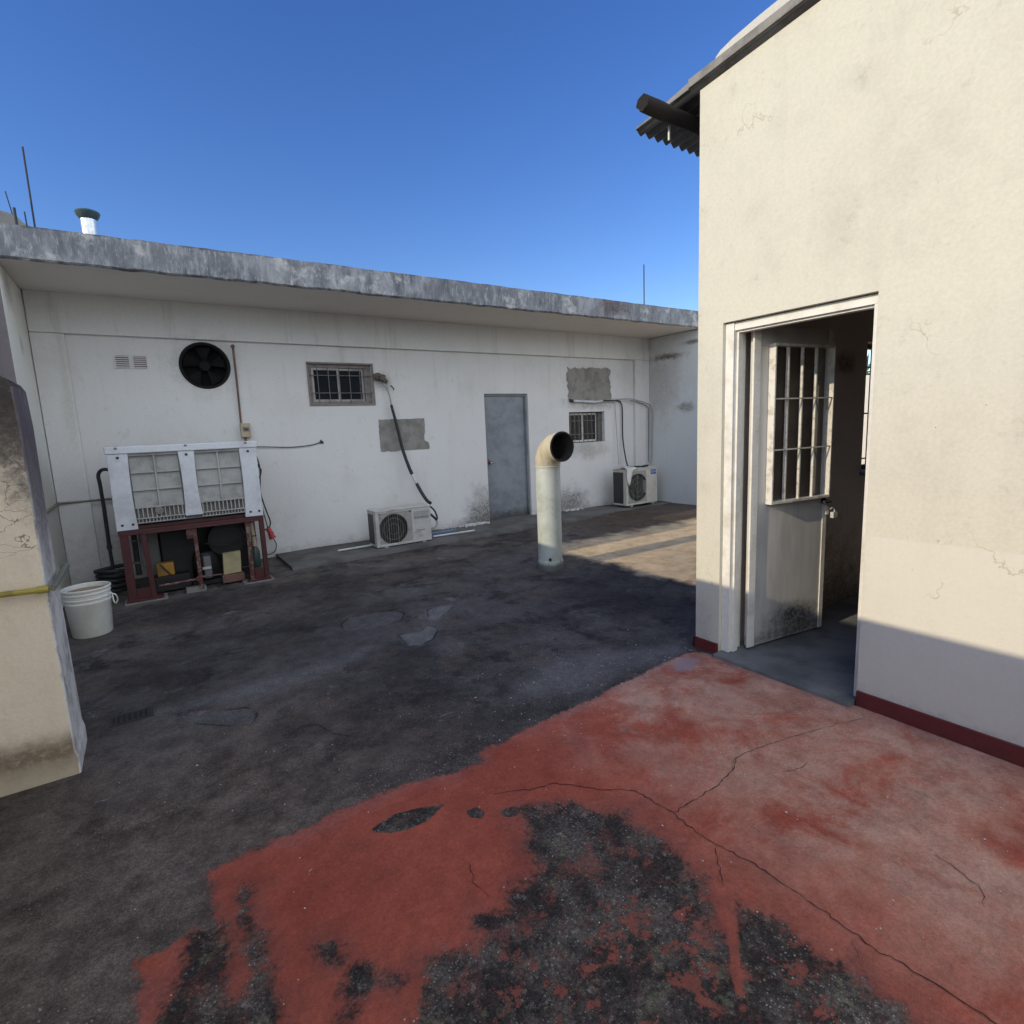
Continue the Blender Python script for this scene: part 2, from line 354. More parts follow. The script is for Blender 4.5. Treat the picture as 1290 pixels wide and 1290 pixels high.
M_bucket = simple('white_bucket_plastic', (.76, .76, .70), (.68, .67, .60), 3, .4, bump=.03)
M_bucketin = simple('stained_bucket_inside', (.42, .34, .26), (.3, .24, .18), 6, .6)
M_galv = None
def mk_vent():
    t = NT('painted_vent_duct'); z = t.xyz()
    col = t.mix(t.ramp(t.noise(5, 5, .6), .45, .75), (.50, .535, .49), (.38, .41, .37))
    nz = t.noise(10, 6, .75)
    col = t.mix(t.ramp(t.math('MULTIPLY_ADD', nz, .12, z[2]), 1.10, 1.24, 0, .85), col, (.58, .50, .34))
    col = t.mix(t.ramp(t.noise(26, 6, .8, off=2), .58, .68, 0, .75), col, (.22, .15, .09))
    col = t.mix(t.math('MULTIPLY', t.ramp(t.noise(16, 5, .7, stretch=(1, 1, .08), off=5), .55, .7), t.ramp(z[2], .55, 1.1, .1, .5)), col, (.34, .24, .13))
    col = t.mix(t.ramp(t.math('MULTIPLY_ADD', nz, -.12, z[2]), .06, -.01, 0, .85), col, (.06, .06, .055))
    return t.out(col, .45, .1, t.bump(t.noise(6, 3), .1, .01), .5)
M_vent = mk_vent()
M_sooty = simple('sooty_duct_inside', (.012, .01, .009), (.03, .02, .015), 10, .8)
M_galv = simple('galvanised_flue', (.62, .63, .64), (.45, .46, .47), 8, .3, .85, bump=.05)
M_cowl = simple('dark_cowl', (.04, .07, .075), (.03, .045, .05), 8, .5)
M_rust = simple('rusty_rebar', (.022, .026, .034), (.04, .032, .03), 20, .8)
M_conduit = simple('rusty_conduit', (.16, .08, .06), (.09, .06, .05), 12, .7)
M_ebox = simple('yellowed_plastic_box', (.42, .34, .24), (.32, .25, .17), 14, .5)
M_yellow = simple('yellow_gas_pipe_paint', (.36, .29, .045), (.2, .17, .04), 9, .4, lo=.5, hi=.7)
M_greenpipe = simple('tarnished_gas_pipe', (.16, .17, .12), (.1, .1, .08), 9, .5)
M_redplug = simple('red_plug_plastic', (.42, .06, .06), (.3, .05, .05), 9, .4)
M_yellowbox = simple('amber_plastic', (.36, .18, .02), (.2, .1, .015), 9, .4)
M_cardboard = simple('cream_cardboard', (.40, .35, .20), (.3, .26, .15), 6, .8)
M_greencyl = simple('green_canister_paint', (.025, .055, .045), (.018, .035, .03), 9, .4)
M_compr = simple('shade_sheet_black', (.007, .007, .008), (.014, .013, .013), 10, .6)
M_paleplastic = simple('pale_grey_part', (.13, .13, .14), (.09, .09, .09), 10, .5)
M_cloth = simple('white_cloth', (.62, .61, .58), (.5, .48, .45), 9, .9, bump=.2)
M_foam = simple('grey_foam_wad', (.13, .12, .10), (.06, .05, .04), 18, .95, bump=.8, bscale=30)
M_log = simple('charred_log', (.012, .009, .008), (.022, .016, .012), 14, .95, bump=.8, stretch=(.2, 1, 1))
M_sheet = simple('corrugated_steel', (.12, .12, .125), (.07, .065, .065), 6, .5, .5, bump=.1)
M_flash = simple('grey_roof_flashing', (.23, .22, .20), (.14, .13, .12), 6, .6)
M_cap = plaster('roof_cement_cap', (.52, .50, .46), (.4, .37, .32), big=4, bump=.5)
M_conc = simple('rough_concrete', (.20, .195, .185), (.12, .12, .115), 5, .9, bump=.6, bscale=25)
M_kerb = plaster('cement_kerb', (.12, .115, .113), (.065, .062, .062), big=2.5, lo=.4, hi=.65, amp=.8, bump=.7)
M_roomfloor = plaster('room_floor_cement', (.19, .19, .185), (.10, .105, .105), big=4, lo=.4, hi=.66, amp=.9, streak=0, bump=.3, rough=.6)
M_crumb = simple('white_plaster_crumbs', (.6, .6, .6), (.45, .44, .42), 30, .95, bump=.5)
M_grate = simple('cast_iron_grate', (.03, .027, .024), (.05, .045, .04), 20, .7, bump=.5)
M_leafg = simple('tree_leaves', (.06, .10, .03), (.035, .06, .02), 3, .6, bump=0)
M_bark = simple('tree_bark', (.09, .07, .05), (.05, .04, .03), 12, .9)
M_ground = simple('far_ground', (.10, .10, .09), (.07, .08, .06), .2, .95, bump=0)
M_nb = plaster('neighbour_wall_paint', (.66, .64, .60), (.5, .48, .44))
M_lock = simple('pale_steel_lock', (.7, .7, .68), (.55, .55, .52), 20, .3, .3, bump=0)

# ------------------------------------------------------------------ floor of the terrace
SH={
'RED':[(2.880,2.158),(2.852,2.198),(2.746,2.220),(2.621,2.212),(2.344,2.190),(2.218,2.184),(2.087,2.162),(1.942,2.158),(1.806,2.142),(1.617,2.144),(1.484,2.131),(1.365,2.122),(1.269,2.109),(1.146,2.113),(1.125,2.027),(0.993,2.040),(0.898,2.070),(0.788,2.093),(0.639,2.102),(0.506,2.105),(0.317,2.087),(0.156,2.082),(0.082,2.077),(0.017,2.063),(0.011,1.944),(0.013,1.814),(-0.046,1.840),(-0.101,1.798),(-0.204,1.818),(-0.180,1.724),(-0.194,1.605),(-0.201,1.219),(1.420,-0.161),(3.965,-0.172),(2.955,0.596)],
 'WEAR_A':[(1.084,1.690),(1.178,1.630),(1.267,1.562),(1.413,1.399),(1.399,1.285),(1.411,1.201),(1.416,1.128),(1.380,1.025),(1.345,0.954),(1.284,0.876),(1.179,0.758),(1.088,0.675),(0.931,0.535),(0.318,0.973),(0.422,1.158),(0.474,1.260),(0.486,1.313),(0.564,1.301),(0.627,1.273),(0.675,1.308),(0.676,1.349),(0.724,1.341),(0.787,1.302),(0.829,1.356),(0.909,1.364),(0.974,1.370),(0.985,1.437),(0.986,1.522),(1.057,1.597)],
 'WEAR_B':[(1.381,0.916),(1.417,0.836),(1.434,0.782),(1.409,0.720),(1.417,0.646),(1.461,0.593),(1.446,0.537),(1.446,0.481),(1.430,0.415),(1.366,0.310),(0.931,0.535),(1.088,0.675),(1.185,0.754),(1.297,0.850)],
 'WEAR_C':[(0.265,1.546),(0.315,1.515),(0.308,1.438),(0.373,1.370),(0.441,1.292),(0.417,1.274),(0.354,1.320),(0.317,1.308),(0.263,1.273),(0.222,1.235),(0.291,1.327),(0.281,1.401),(0.267,1.468)],
 'WEAR_D':[(0.110,1.959),(0.149,1.889),(0.123,1.786),(0.142,1.668),(0.140,1.560),(0.132,1.442),(0.128,1.281),(0.040,1.345),(0.058,1.496),(0.076,1.653),(0.072,1.787)],
 'WEAR_E':[(0.015,1.981),(0.032,1.853),(0.045,1.675),(0.032,1.418),(-0.139,1.496),(-0.135,1.663),(-0.080,1.692),(-0.048,1.808),(0.000,1.823)],
 'LEAF':[(0.553,1.909),(0.582,1.929),(0.675,1.948),(0.758,1.926),(0.824,1.894),(0.884,1.878),(0.821,1.860),(0.764,1.829),(0.698,1.831),(0.625,1.849)],
 'LEAF2':[(0.906,1.796),(0.953,1.783),(0.970,1.736),(0.938,1.709),(0.901,1.743)],
 'LEAF3':[(1.015,1.713),(1.071,1.699),(1.101,1.659),(1.050,1.641),(1.013,1.669)],
 'STRIP':[(1.526,1.068),(1.563,1.031),(1.395,0.917),(1.284,0.828),(1.170,0.738),(1.137,0.706),(1.112,0.724),(1.219,0.815),(1.282,0.894),(1.335,0.961)],
 'CHIP':[(0.405,1.458),(0.475,1.543),(0.459,1.537),(0.500,1.507)],
 'SPLAT':[(2.593,2.189),(2.716,2.196),(2.752,2.120),(2.691,2.020),(2.586,2.020),(2.522,2.086)],
 'PATCH1':[(1.175,4.308),(1.281,4.438),(1.481,4.422),(1.656,4.324),(1.683,4.219),(1.587,4.074),(1.407,4.040),(1.229,4.080),(1.146,4.150)],
 'PATCH2':[(1.439,3.795),(1.607,3.737),(1.707,3.807),(1.734,3.694),(1.612,3.527),(1.503,3.483),(1.421,3.532)],
 'PATCH3':[(1.762,3.923),(1.874,4.188),(2.002,4.187),(2.091,4.166),(2.061,4.079),(1.932,3.977),(1.804,3.864)],
 'PATCH4':[(2.122,4.379),(2.211,4.394),(2.233,4.312),(2.155,4.257)],
 'PATCH5':[(-0.069,3.513),(0.057,3.380),(0.210,3.335),(0.325,3.289),(0.367,3.166),(0.325,3.074),(0.224,3.124),(0.051,3.290)],
 'STREAK':[(-0.113,3.581),(0.070,3.574),(0.281,3.592),(0.559,3.616),(0.924,3.661),(1.240,3.760),(1.243,3.607),(0.921,3.470),(0.560,3.393),(0.259,3.411),(0.062,3.442),(-0.107,3.488)],
 'PALE1':[(1.658,2.611),(2.013,2.682),(2.415,2.595),(2.921,2.349),(2.784,2.188),(2.347,2.244),(2.082,2.242),(1.735,2.324),(1.585,2.421)],
}
LN={
'crack1':[(1.046,1.810),(1.203,1.734),(1.297,1.702),(1.344,1.653),(1.428,1.549),(1.528,1.467),(1.543,1.283),(1.530,1.121),(1.560,0.953),(1.558,0.815),(1.559,0.717),(1.549,0.602),(1.565,0.490),(1.567,0.403),(1.572,0.340),(1.566,0.264)],
 'crack2':[(1.543,1.283),(1.721,1.282),(1.821,1.280),(1.950,1.302),(2.049,1.349)],
 'crack3':[(1.950,1.302),(2.030,1.348),(2.164,1.337),(2.353,1.296),(2.589,1.233),(2.832,1.162)],
 'crack4':[(1.519,1.073),(1.454,1.011),(1.393,0.956)],
 'crack5':[(0.522,2.869),(0.602,2.835),(0.627,2.747),(0.657,2.668),(0.765,2.565)],
 'crack6':[(2.059,1.197),(2.152,1.146),(2.259,1.135)],
 'crack7':[(2.093,0.619),(2.069,0.573),(2.056,0.533),(2.036,0.486),(1.956,0.448)],
 'crack8':[(1.522,0.621),(1.482,0.587)],
 'crack9':[(0.787,1.554),(0.761,1.466),(0.768,1.375)],
 'ring1':[(1.141,4.155),(1.175,4.308),(1.281,4.438),(1.481,4.422),(1.656,4.324),(1.683,4.219),(1.592,4.070)],
 'ring2':[(1.607,3.737),(1.707,3.807),(1.734,3.694),(1.612,3.527),(1.503,3.483)],
 'ring3':[(-0.073,3.515),(0.094,3.351),(0.250,3.337),(0.332,3.283),(0.367,3.166),(0.334,3.087)],
 'seam':[(1.208,5.755),(1.821,5.858),(2.534,5.977),(3.447,6.042),(4.272,6.144)],
 'step':[(1.324,7.141),(1.244,6.586),(1.195,5.767)],
}
def sdf(poly, X, Y):
    d = np.full(X.shape, 1e9); inside = np.zeros(X.shape, bool); n = len(poly)
    for i in range(n):
        ax, ay = poly[i]; bx, by = poly[(i+1) % n]
        ex, ey = bx-ax, by-ay; wx, wy = X-ax, Y-ay
        t = np.clip((wx*ex+wy*ey)/(ex*ex+ey*ey+1e-12), 0, 1)
        d = np.minimum(d, (wx-ex*t)**2+(wy-ey*t)**2)
        c = ((ay <= Y) & (by > Y)) | ((by <= Y) & (ay > Y))
        with np.errstate(all='ignore'):
            xi = ax+(Y-ay)*ex/(ey if ey else 1e-9)
        inside ^= c & (X < xi)
    return np.where(inside, 1, -1)*np.sqrt(d)
xs = np.concatenate([np.arange(-9, -1.05, .5), np.arange(-1.05, 3.1, .018), np.arange(3.1, 9.8, .06)])
ys = np.concatenate([np.arange(-6, -.35, .4), np.arange(-.35, 2.7, .018), np.arange(2.7, 7.56, .035)])
GX, GY = np.meshgrid(xs, ys); nx, ny = len(xs), len(ys)
def U(keys): return np.max([sdf(SH[k], GX, GY) for k in keys], axis=0)
A = {'red': U(['RED']), 'wear': U(['WEAR_A', 'WEAR_B', 'WEAR_C', 'WEAR_D', 'WEAR_E']), 'leaf': U(['LEAF', 'LEAF2', 'LEAF3']), 'strip': U(['STRIP']),
     'splat': U(['SPLAT']), 'patch': U(['PATCH1', 'PATCH2', 'PATCH3', 'PATCH4', 'PATCH5']), 'streak': U(['STREAK', 'PALE1']), 'patchw': U(['PATCH2', 'PATCH3', 'PATCH4'])}
red_edge_extra = np.where(GY > 1.0, 0, 0)
Z = .006*np.sin(GX*1.3+.4)*np.cos(GY*1.7)-.006*np.clip((A['patch'])/.01, -1, 1)*.5
Z = Z-.004*np.clip(A['wear']/.02, 0, 1)*(A['red'] > 0)
me = bpy.data.meshes.new('terrace_floor')
idx = np.arange(nx*ny).reshape(ny, nx)
F = np.stack([idx[:-1, :-1], idx[:-1, 1:], idx[1:, 1:], idx[1:, :-1]], -1).reshape(-1, 4)
me.vertices.add(nx*ny); me.vertices.foreach_set('co', np.stack([GX, GY, Z], -1).ravel().astype(np.float32))
me.loops.add(F.size); me.loops.foreach_set('vertex_index', F.ravel().astype(np.int32))
me.polygons.add(len(F)); me.polygons.foreach_set('loop_start', (np.arange(len(F))*4).astype(np.int32))
me.update(calc_edges=True); me.validate()
for k, v in A.items():
    a = me.attributes.new(k, 'FLOAT', 'POINT'); a.data.foreach_set('value', v.ravel().astype(np.float32))
me.polygons.foreach_set('use_smooth', np.ones(len(F), bool))
def mk_floor():
    t = NT('terrace_floor_surface'); X = t.xyz()
    n_b = t.noise(1.1, 7, .68, stretch=(1, 1.5, 1)); n_m = t.noise(5, 8, .72); n_f = t.noise(34, 6, .7); n_s = t.noise(3.2, 8, .75, stretch=(.7, 1.7, 1), off=4, dist=.4)
    n_e = t.noise(13, 8, .78, off=2)
    # dark weathered concrete
    nL = t.noise(.95, 6, .66, off=12); nS = t.noise(2.3, 7, .74, off=8, dist=.3)
    c = t.mix(t.ramp(nL, .36, .62), (.044, .038, .037), (.105, .094, .089))
    c = t.mix(t.ramp(nS, .50, .64, 0, .85), c, (.026, .023, .024))
    c = t.mix(t.ramp(t.noise(3.0, 7, .78, off=44), .58, .70, 0, .7), c, (.19, .175, .17))
    c = t.mix(t.ramp(t.noise(1.3, 5, .7, off=61), .5, .66, 0, .6), c, (.105, .082, .066))
    # near left: brownish, gritty
    br = t.math('MULTIPLY', t.ramp(X[1], 4.0, 2.2), t.ramp(X[0], 1.6, .2))
    c = t.mix(t.math('MULTIPLY', br, .6), c, t.mix(t.ramp(n_m, .4, .65), (.20, .158, .125), (.075, .058, .046)))
    c = t.mix(t.math('MULTIPLY', t.math('MULTIPLY', t.ramp(X[0], 4.6, 5.4), t.ramp(X[1], 5.2, 5.6)), .5), c, (.085, .058, .045))  # shade beyond the sunlit patch, painted in as darker brown
    st = t.attr('streak'); c = t.mix(t.ramp(t.math('MULTIPLY_ADD', n_s, .3, st), .08, .28, 0, .5), c, (.185, .18, .178))
    pt = t.attr('patch'); c = t.mix(t.ramp(t.math('MULTIPLY_ADD', n_e, .02, pt), .008, .016, 0, .7), c, (.11, .105, .103))
    pw = t.attr('patchw'); c = t.mix(t.ramp(t.math('MULTIPLY_ADD', n_m, .16, pw), .05, .11, 0, .8), c, (.17, .165, .16))
    ring = t.math('ABSOLUTE', t.math('MULTIPLY_ADD', n_e, .012, t.math('SUBTRACT', pt, .006)))
    c = t.mix(t.math('MULTIPLY', t.ramp(ring, .012, .004, 0, .7), t.ramp(t.noise(3, 2, off=1), .45, .55)), c, (.02, .019, .02))
    # light grit
    vo = t.n('ShaderNodeTexVoronoi'); vo.inputs['Scale'].default_value = 75; t.L(t.pos, vo.inputs['Vector'])
    grit = t.math('MULTIPLY', t.ramp(vo.outputs['Distance'], .30, .16), t.ramp(t.noise(2.6, 4, .6, off=6), .5, .66))
    sel = t.n('ShaderNodeSeparateColor'); t.L(vo.outputs['Color'], sel.inputs[0])
    grit = t.math('MULTIPLY', grit, t.ramp(sel.outputs[0], .55, .7))
    near = t.ramp(X[1], 3.4, 1.6)
    # worn patches of the red coat: lichen black with pale grit
    wc = t.mix(t.ramp(n_m, .42, .62), (.032, .027, .024), (.098, .083, .070))
    wc = t.mix(t.ramp(t.noise(20, 6, .75, off=5), .56, .66, 0, .85), wc, (.17, .15, .13))
    wc = t.mix(t.ramp(t.noise(9, 6, .7, off=11), .57, .64, 0, .5), wc, (.13, .13, .085))
    # red paint
    rp = t.mix(t.ramp(n_b, .38, .62), (.40, .098, .060), (.32, .074, .048))
    rp = t.mix(t.ramp(n_f, .45, .7, 0, .35), rp, (.40, .115, .085))
    fade = t.math('MULTIPLY', t.ramp(X[0], 1.25, 2.1), t.ramp(t.noise(2.2, 7, .72, off=3, dist=.5), .33, .56))
    rp = t.mix(t.math('MULTIPLY', fade, .8), rp, t.mix(t.ramp(n_m, .4, .66), (.53, .34, .255), (.44, .225, .16)))
    fade2 = t.math('MULTIPLY', t.ramp(X[0], 1.2, 1.9), t.ramp(t.noise(4.5, 8, .75, off=13), .56, .66))
    rp = t.mix(t.math('MULTIPLY', fade2, .6), rp, (.24, .17, .13))
    pk = t.ramp(t.math('MULTIPLY_ADD', t.noise(3, 6, .7, off=17), .5, t.math('MULTIPLY', t.attr('red'), -1)), .16, .26)   # greyed rim of the coat
    rp = t.mix(t.math('MULTIPLY', pk, .35), rp, (.28, .14, .125))
    rp = t.mix(t.ramp(t.noise(55, 5, .8, off=2), .68, .73, 0, .8), rp, (.06, .035, .03))
    rp = t.mix(t.ramp(t.noise(16, 5, .8, off=21), .70, .74, 0, .7), rp, (.3, .27, .23))
    tr = t.ramp(t.math('MULTIPLY_ADD', t.noise(12, 6, .8, off=83), .35, t.attr('wear')), .06, .24)   # scuffed, dirty rim round the bare patches
    rp = t.mix(t.math('MULTIPLY', tr, .6), rp, (.17, .075, .062))
    rp = t.mix(t.ramp(t.noise(4.2, 8, .8, off=87), .50, .72, 0, .5), rp, (.23, .08, .062))
    # masks
    red = t.math('MULTIPLY_ADD', t.math('SUBTRACT', n_e, .5), .13, t.attr('red'))
    red = t.math('MULTIPLY_ADD', t.math('SUBTRACT', n_f, .5), .05, red)
    rmask = t.ramp(red, -.010, .018)
    wr = t.math('MULTIPLY_ADD', t.math('SUBTRACT', t.noise(7, 9, .8, off=4), .5), .30, t.attr('wear'))
    wr = t.math('MULTIPLY_ADD', t.math('SUBTRACT', n_f, .5), .10, wr)
    isl = t.math('MULTIPLY', t.ramp(t.noise(6.5, 9, .78, off=31), .53, .57), t.ramp(t.attr('wear'), .02, .09))
    isl = t.math('MULTIPLY', isl, t.ramp(X[1], 1.45, .95, .35, 1))
    wmask = t.math('MULTIPLY', t.ramp(wr, -.022, .035), t.math('SUBTRACT', 1, isl))
    stp = t.ramp(t.math('MULTIPLY_ADD', t.math('SUBTRACT', n_e, .5), .05, t.attr('strip')), -.002, .006)
    wmask = t.math('MULTIPLY', wmask, t.math('SUBTRACT', 1, stp))
    lf = t.ramp(t.math('MULTIPLY_ADD', t.math('SUBTRACT', n_e, .5), .025, t.attr('leaf')), -.002, .004)
    small = t.math('MULTIPLY', t.ramp(t.noise(17, 7, .7, off=41), .675, .69), t.ramp(t.attr('red'), .04, .0, .25, 1))
    wmask = t.math('MAXIMUM', t.math('MAXIMUM', wmask, lf), t.math('MULTIPLY', small, .9))
    coat = t.math('MULTIPLY', rmask, t.math('SUBTRACT', 1, wmask))
    n_x = t.noise(85, 5, .75, off=3)
    c = t.mix(1, c, t.ramp(n_x, .3, .72, .72, 1.32), 'MULTIPLY')
    c = t.mix(1, c, t.ramp(t.noise(8, 7, .82, off=14), .34, .68, .78, 1.22), 'MULTIPLY')
    wc = t.mix(1, wc, t.ramp(n_x, .3, .72, .5, 1.7), 'MULTIPLY')
    rp = t.mix(1, rp, t.ramp(n_x, .28, .72, .82, 1.15), 'MULTIPLY')
    rp = t.mix(1, rp, t.ramp(t.noise(7, 9, .8, off=19), .3, .7, .8, 1.15), 'MULTIPLY')
    sc_ = t.noise(14, 6, .75, stretch=(.35, 2.2, 1), off=23, dist=.6)
    c = t.mix(t.math('MULTIPLY', t.ramp(sc_, .64, .7), t.ramp(t.noise(1.6, 4, off=25), .5, .6)), c, (.24, .235, .24))
    v2 = t.n('ShaderNodeTexVoronoi'); v2.inputs['Scale'].default_value = 120; t.L(t.pos, v2.inputs['Vector'])
    s2 = t.n('ShaderNodeSeparateColor'); t.L(v2.outputs['Color'], s2.inputs[0])
    g2 = t.math('MULTIPLY', t.ramp(v2.outputs['Distance'], .34, .2), t.math('MULTIPLY', t.ramp(s2.outputs[0], .72, .8), t.ramp(n_m, .40, .6, .15, 1)))
    wc = t.mix(t.math('MULTIPLY', g2, .85), wc, (.36, .34, .30))
    wc = t.mix(t.ramp(t.noise(11, 6, .75, off=37), .52, .66, 0, .35), wc, (.16, .07, .06))
    # sunlit patch right of the vent duct, sunlight painted in as lighter tan
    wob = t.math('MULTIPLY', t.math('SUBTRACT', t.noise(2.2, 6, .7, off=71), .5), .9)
    sun_patch = t.math('MULTIPLY', t.ramp(t.math('ADD', X[0], wob), 3.95, 4.2), t.ramp(t.math('ADD', X[1], wob), 5.55, 5.2))
    c = t.mix(t.math('MULTIPLY', sun_patch, t.ramp(t.noise(2.6, 6, .7, off=90), .3, .62, 1, .8)), c, t.mix(t.ramp(n_m, .4, .65), (.66, .52, .34), (.50, .37, .23)))
    n_y = t.ramp(t.noise(260, 3, .8, off=7), .32, .68, .62, 1.42)
    c = t.mix(1, c, n_y, 'MULTIPLY'); wc = t.mix(1, wc, n_y, 'MULTIPLY')
    rp = t.mix(.35, rp, t.mix(1, rp, n_y, 'MULTIPLY'))
    g3 = t.math('MULTIPLY', t.ramp(v2.outputs['Distance'], .36, .22), t.math('MULTIPLY', t.ramp(s2.outputs[1], .86, .9), t.math('MULTIPLY', near, t.ramp(n_b, .4, .55, .1, 1))))
    c = t.mix(t.math('MULTIPLY', g3, .7), c, (.30, .28, .25))
    under = t.mix(rmask, c, wc)
    under = t.mix(t.math('MULTIPLY', grit, t.math('MULTIPLY_ADD', near, .7, .2)), under, (.34, .33, .30))
    edge = t.math('MULTIPLY', coat, t.math('SUBTRACT', 1, coat))
    col = t.mix(coat, under, rp)
    sp = t.ramp(t.math('MULTIPLY_ADD', t.math('SUBTRACT', n_m, .5), .35, t.attr('splat')), .0, .05)
    col = t.mix(t.math('MULTIPLY', sp, .75), col, (.30, .25, .28))
    drip = t.math('MULTIPLY', t.ramp(t.noise(24, 3, .5, off=51), .66, .70), t.ramp(t.attr('splat'), -.55, -.05))
    col = t.mix(t.math('MULTIPLY', drip, .6), col, (.4, .38, .4))
    h = t.math('MULTIPLY_ADD', coat, .35, n_f)
    nrm = t.bump(t.math('MULTIPLY_ADD', n_m, .7, t.math('MULTIPLY_ADD', n_e, .25, t.math('MULTIPLY', h, .22))), .6, .012)
    rough = t.math('SUBTRACT', t.ramp(n_m, .3, .7, .62, .9), t.math('MULTIPLY', coat, .12))
    return t.out(col, rough, 0, nrm, .12)
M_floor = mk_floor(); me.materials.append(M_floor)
M_crack = simple('crack_dirt', (.018, .013, .012), (.03, .02, .018), 30, 1, bump=0)
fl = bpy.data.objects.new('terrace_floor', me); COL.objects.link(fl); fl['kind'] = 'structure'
def fz(x, y):
    return float(.006*math.sin(x*1.3+.4)*math.cos(y*1.7))
ck = MB()
for k, P in LN.items():
    if k in ('seam', 'step'): continue
    wd = {'crack1': .0048, 'crack2': .005, 'crack3': .0035, 'crack5': .006, 'ring1': .0035, 'ring2': .006, 'ring3': .0025}.get(k, .003)
    pts = []
    for (a, b) in zip(P, P[1:]):
        L_ = math.hypot(b[0]-a[0], b[1]-a[1]); n = max(2, int(L_/.018))
        for i in range(n): pts.append((a[0]+(b[0]-a[0])*i/n+random.gauss(0, .0035), a[1]+(b[1]-a[1])*i/n+random.gauss(0, .0035)))
    pts.append(P[-1]); base = len(ck.v); n = len(pts)
    for i, (x, y) in enumerate(pts):
        p, q = pts[max(i-1, 0)], pts[min(i+1, n-1)]; dx, dy = q[0]-p[0], q[1]-p[1]; l = math.hypot(dx, dy)+1e-9
        ww = wd*random.uniform(.25, 1.0)*(.2 if i in (0, n-1) else 1)*.5
        z = fz(x, y)+.0058; ck.v += [(x-dy/l*ww, y+dx/l*ww, z), (x+dy/l*ww, y-dx/l*ww, z)]
    for i in range(n-1): ck.f.append((base+2*i, base+2*i+1, base+2*i+3, base+2*i+2)); ck.m.append(0)
o = ck.build('floor_cracks', M_crack, fl); 

g = MB(); g.quad((-400, -400, -4), (400, -400, -4), (400, 400, -4), (-400, 400, -4)).build('ground', M_ground, kind='structure')
# kerb strip and platform along the back wall
kb = MB()
def loft_strip(mb, prof_fn, x0, x1, n):
    ps = [prof_fn(x0+(x1-x0)*i/n) for i in range(n+1)]; k = len(ps[0]); b = len(mb.v)
    for p in ps: mb.v += p
    for i in range(n):
        for j in range(k-1): mb.f.append((b+i*k+j, b+(i+1)*k+j, b+(i+1)*k+j+1, b+i*k+j+1)); mb.m.append(0)
rnd = [random.gauss(0, 1) for _ in range(400)]
def jit(x, s, a): 
    q = (x+20)*s; i = int(q); f = q-i; return a*(rnd[i % 399]*(1-f)+rnd[(i+1) % 399]*f)
def kerbprof(x):
    y = 6.50+.02*(x-1.3)+jit(x, 5, .012)+(.18 if x > 5.6 else 0)*min(1, (x-5.6)/1.2 if x > 5.6 else 0)
    h = .045+jit(x, 4, .004)-max(0, (x-5.5))*.012
    return [(x, y-.012, -.01), (x, y, h*.7), (x, y+.03, h), (x, 7.43, h+.004)]
loft_strip(kb, kerbprof, 1.28, 8.16, 90)
kb.quad((1.28, 6.49, -.01), (1.28, 7.43, -.01), (1.28, 7.43, .05), (1.28, 6.5, .045))
kb.build('kerb', M_kerb, kind='structure', smooth=True)

# ------------------------------------------------------------------ long building at the back
def holes(mb, us, vs, skip, fn, m=0):
    for i in range(len(us)-1):
        for j in range(len(vs)-1):
            if (i, j) in skip: continue
            mb.quad(fn(us[i], vs[j]), fn(us[i+1], vs[j]), fn(us[i+1], vs[j+1]), fn(us[i], vs[j+1]), m=m)
def wall_open(mb, u0, u1, v0, v1, rects, front, back, sills=True):
    us = sorted({u0, u1, *[r[0] for r in rects], *[r[1] for r in rects]}); vs = sorted({v0, v1, *[r[2] for r in rects], *[r[3] for r in rects]})
    skip = {(i, j) for i in range(len(us)-1) for j in range(len(vs)-1) for r in rects if r[0] <= us[i] < r[1] and r[2] <= vs[j] < r[3]}
    holes(mb, us, vs, skip, front); holes(mb, us, vs, skip, back)
    for r in rects:
        c = [(r[0], r[2]), (r[1], r[2]), (r[1], r[3]), (r[0], r[3])]
        for a, b in zip(c, c[1:]+c[:1]): mb.quad(front(*a), front(*b), back(*b), back(*a))
YB = 7.4
BB = thing('service_building', (4, 7.4, 0), 'long low white building under a weathered grey roof slab at the back of the terrace', 'building')
wb = MB()
W1 = (1.90, 2.735, 1.915, 2.43); DR = (4.50, 5.33, 0, 2.05); W2 = (6.19, 7.02, 1.2, 1.735); FS = (.485, 1.005, 2.11, 2.63)
wall_open(wb, -.78, 8.14, -.15, 3.2, [W1, DR, W2, FS], lambda u, v: (u, YB, v), lambda u, v: (u, YB+.2, v))
# round the square fan opening to a circle
fc = (.745, 2.37); r = .25; n = 40; b = len(wb.v)
for i in range(n):
    t = 2*math.pi*i/n; cx, cz = math.cos(t), math.sin(t); k = .26/max(abs(cx), abs(cz))
    wb.v += [(fc[0]+cx*k, YB, fc[1]+cz*k), (fc[0]+cx*r, YB, fc[1]+cz*r), (fc[0]+cx*r, YB+.2, fc[1]+cz*r)]
for i in range(n):
    j = (i+1) % n
    wb.f += [(b+3*i, b+3*j, b+3*j+1, b+3*i+1), (b+3*i+1, b+3*j+1, b+3*j+2, b+3*i+2)]; wb.m += [0, 0]
wb.box(-6.2, -6.0, 7.41, 14, -4, 3.03).box(8.16, 8.4, 7.4, 14, -4, 3.03).box(-6, 8.16, 13.8, 14, -4, 3.03).box(-6, -1.62, 7.4, 7.6, -4, 3.03)
wb.box(-6, 8.16, 7.62, 13.8, -.3, -.05)
wb.build('wall', M_back, BB, fixn=False)
MB().box(8.14, 8.36, 5.9, 7.398, -.3, 3.045).build('side_wall', M_side, BB, bevel=.01)
bm_ = MB(); bm_.box(-.775, 8.137, 7.345, 7.402, 2.655, 3.2).build('lintel_beam', M_back, BB, bevel=.008)
MB().box(-.775, -.5, 7.34, 7.401, -.1, 2.652).build('pilaster', M_back, BB, bevel=.008)
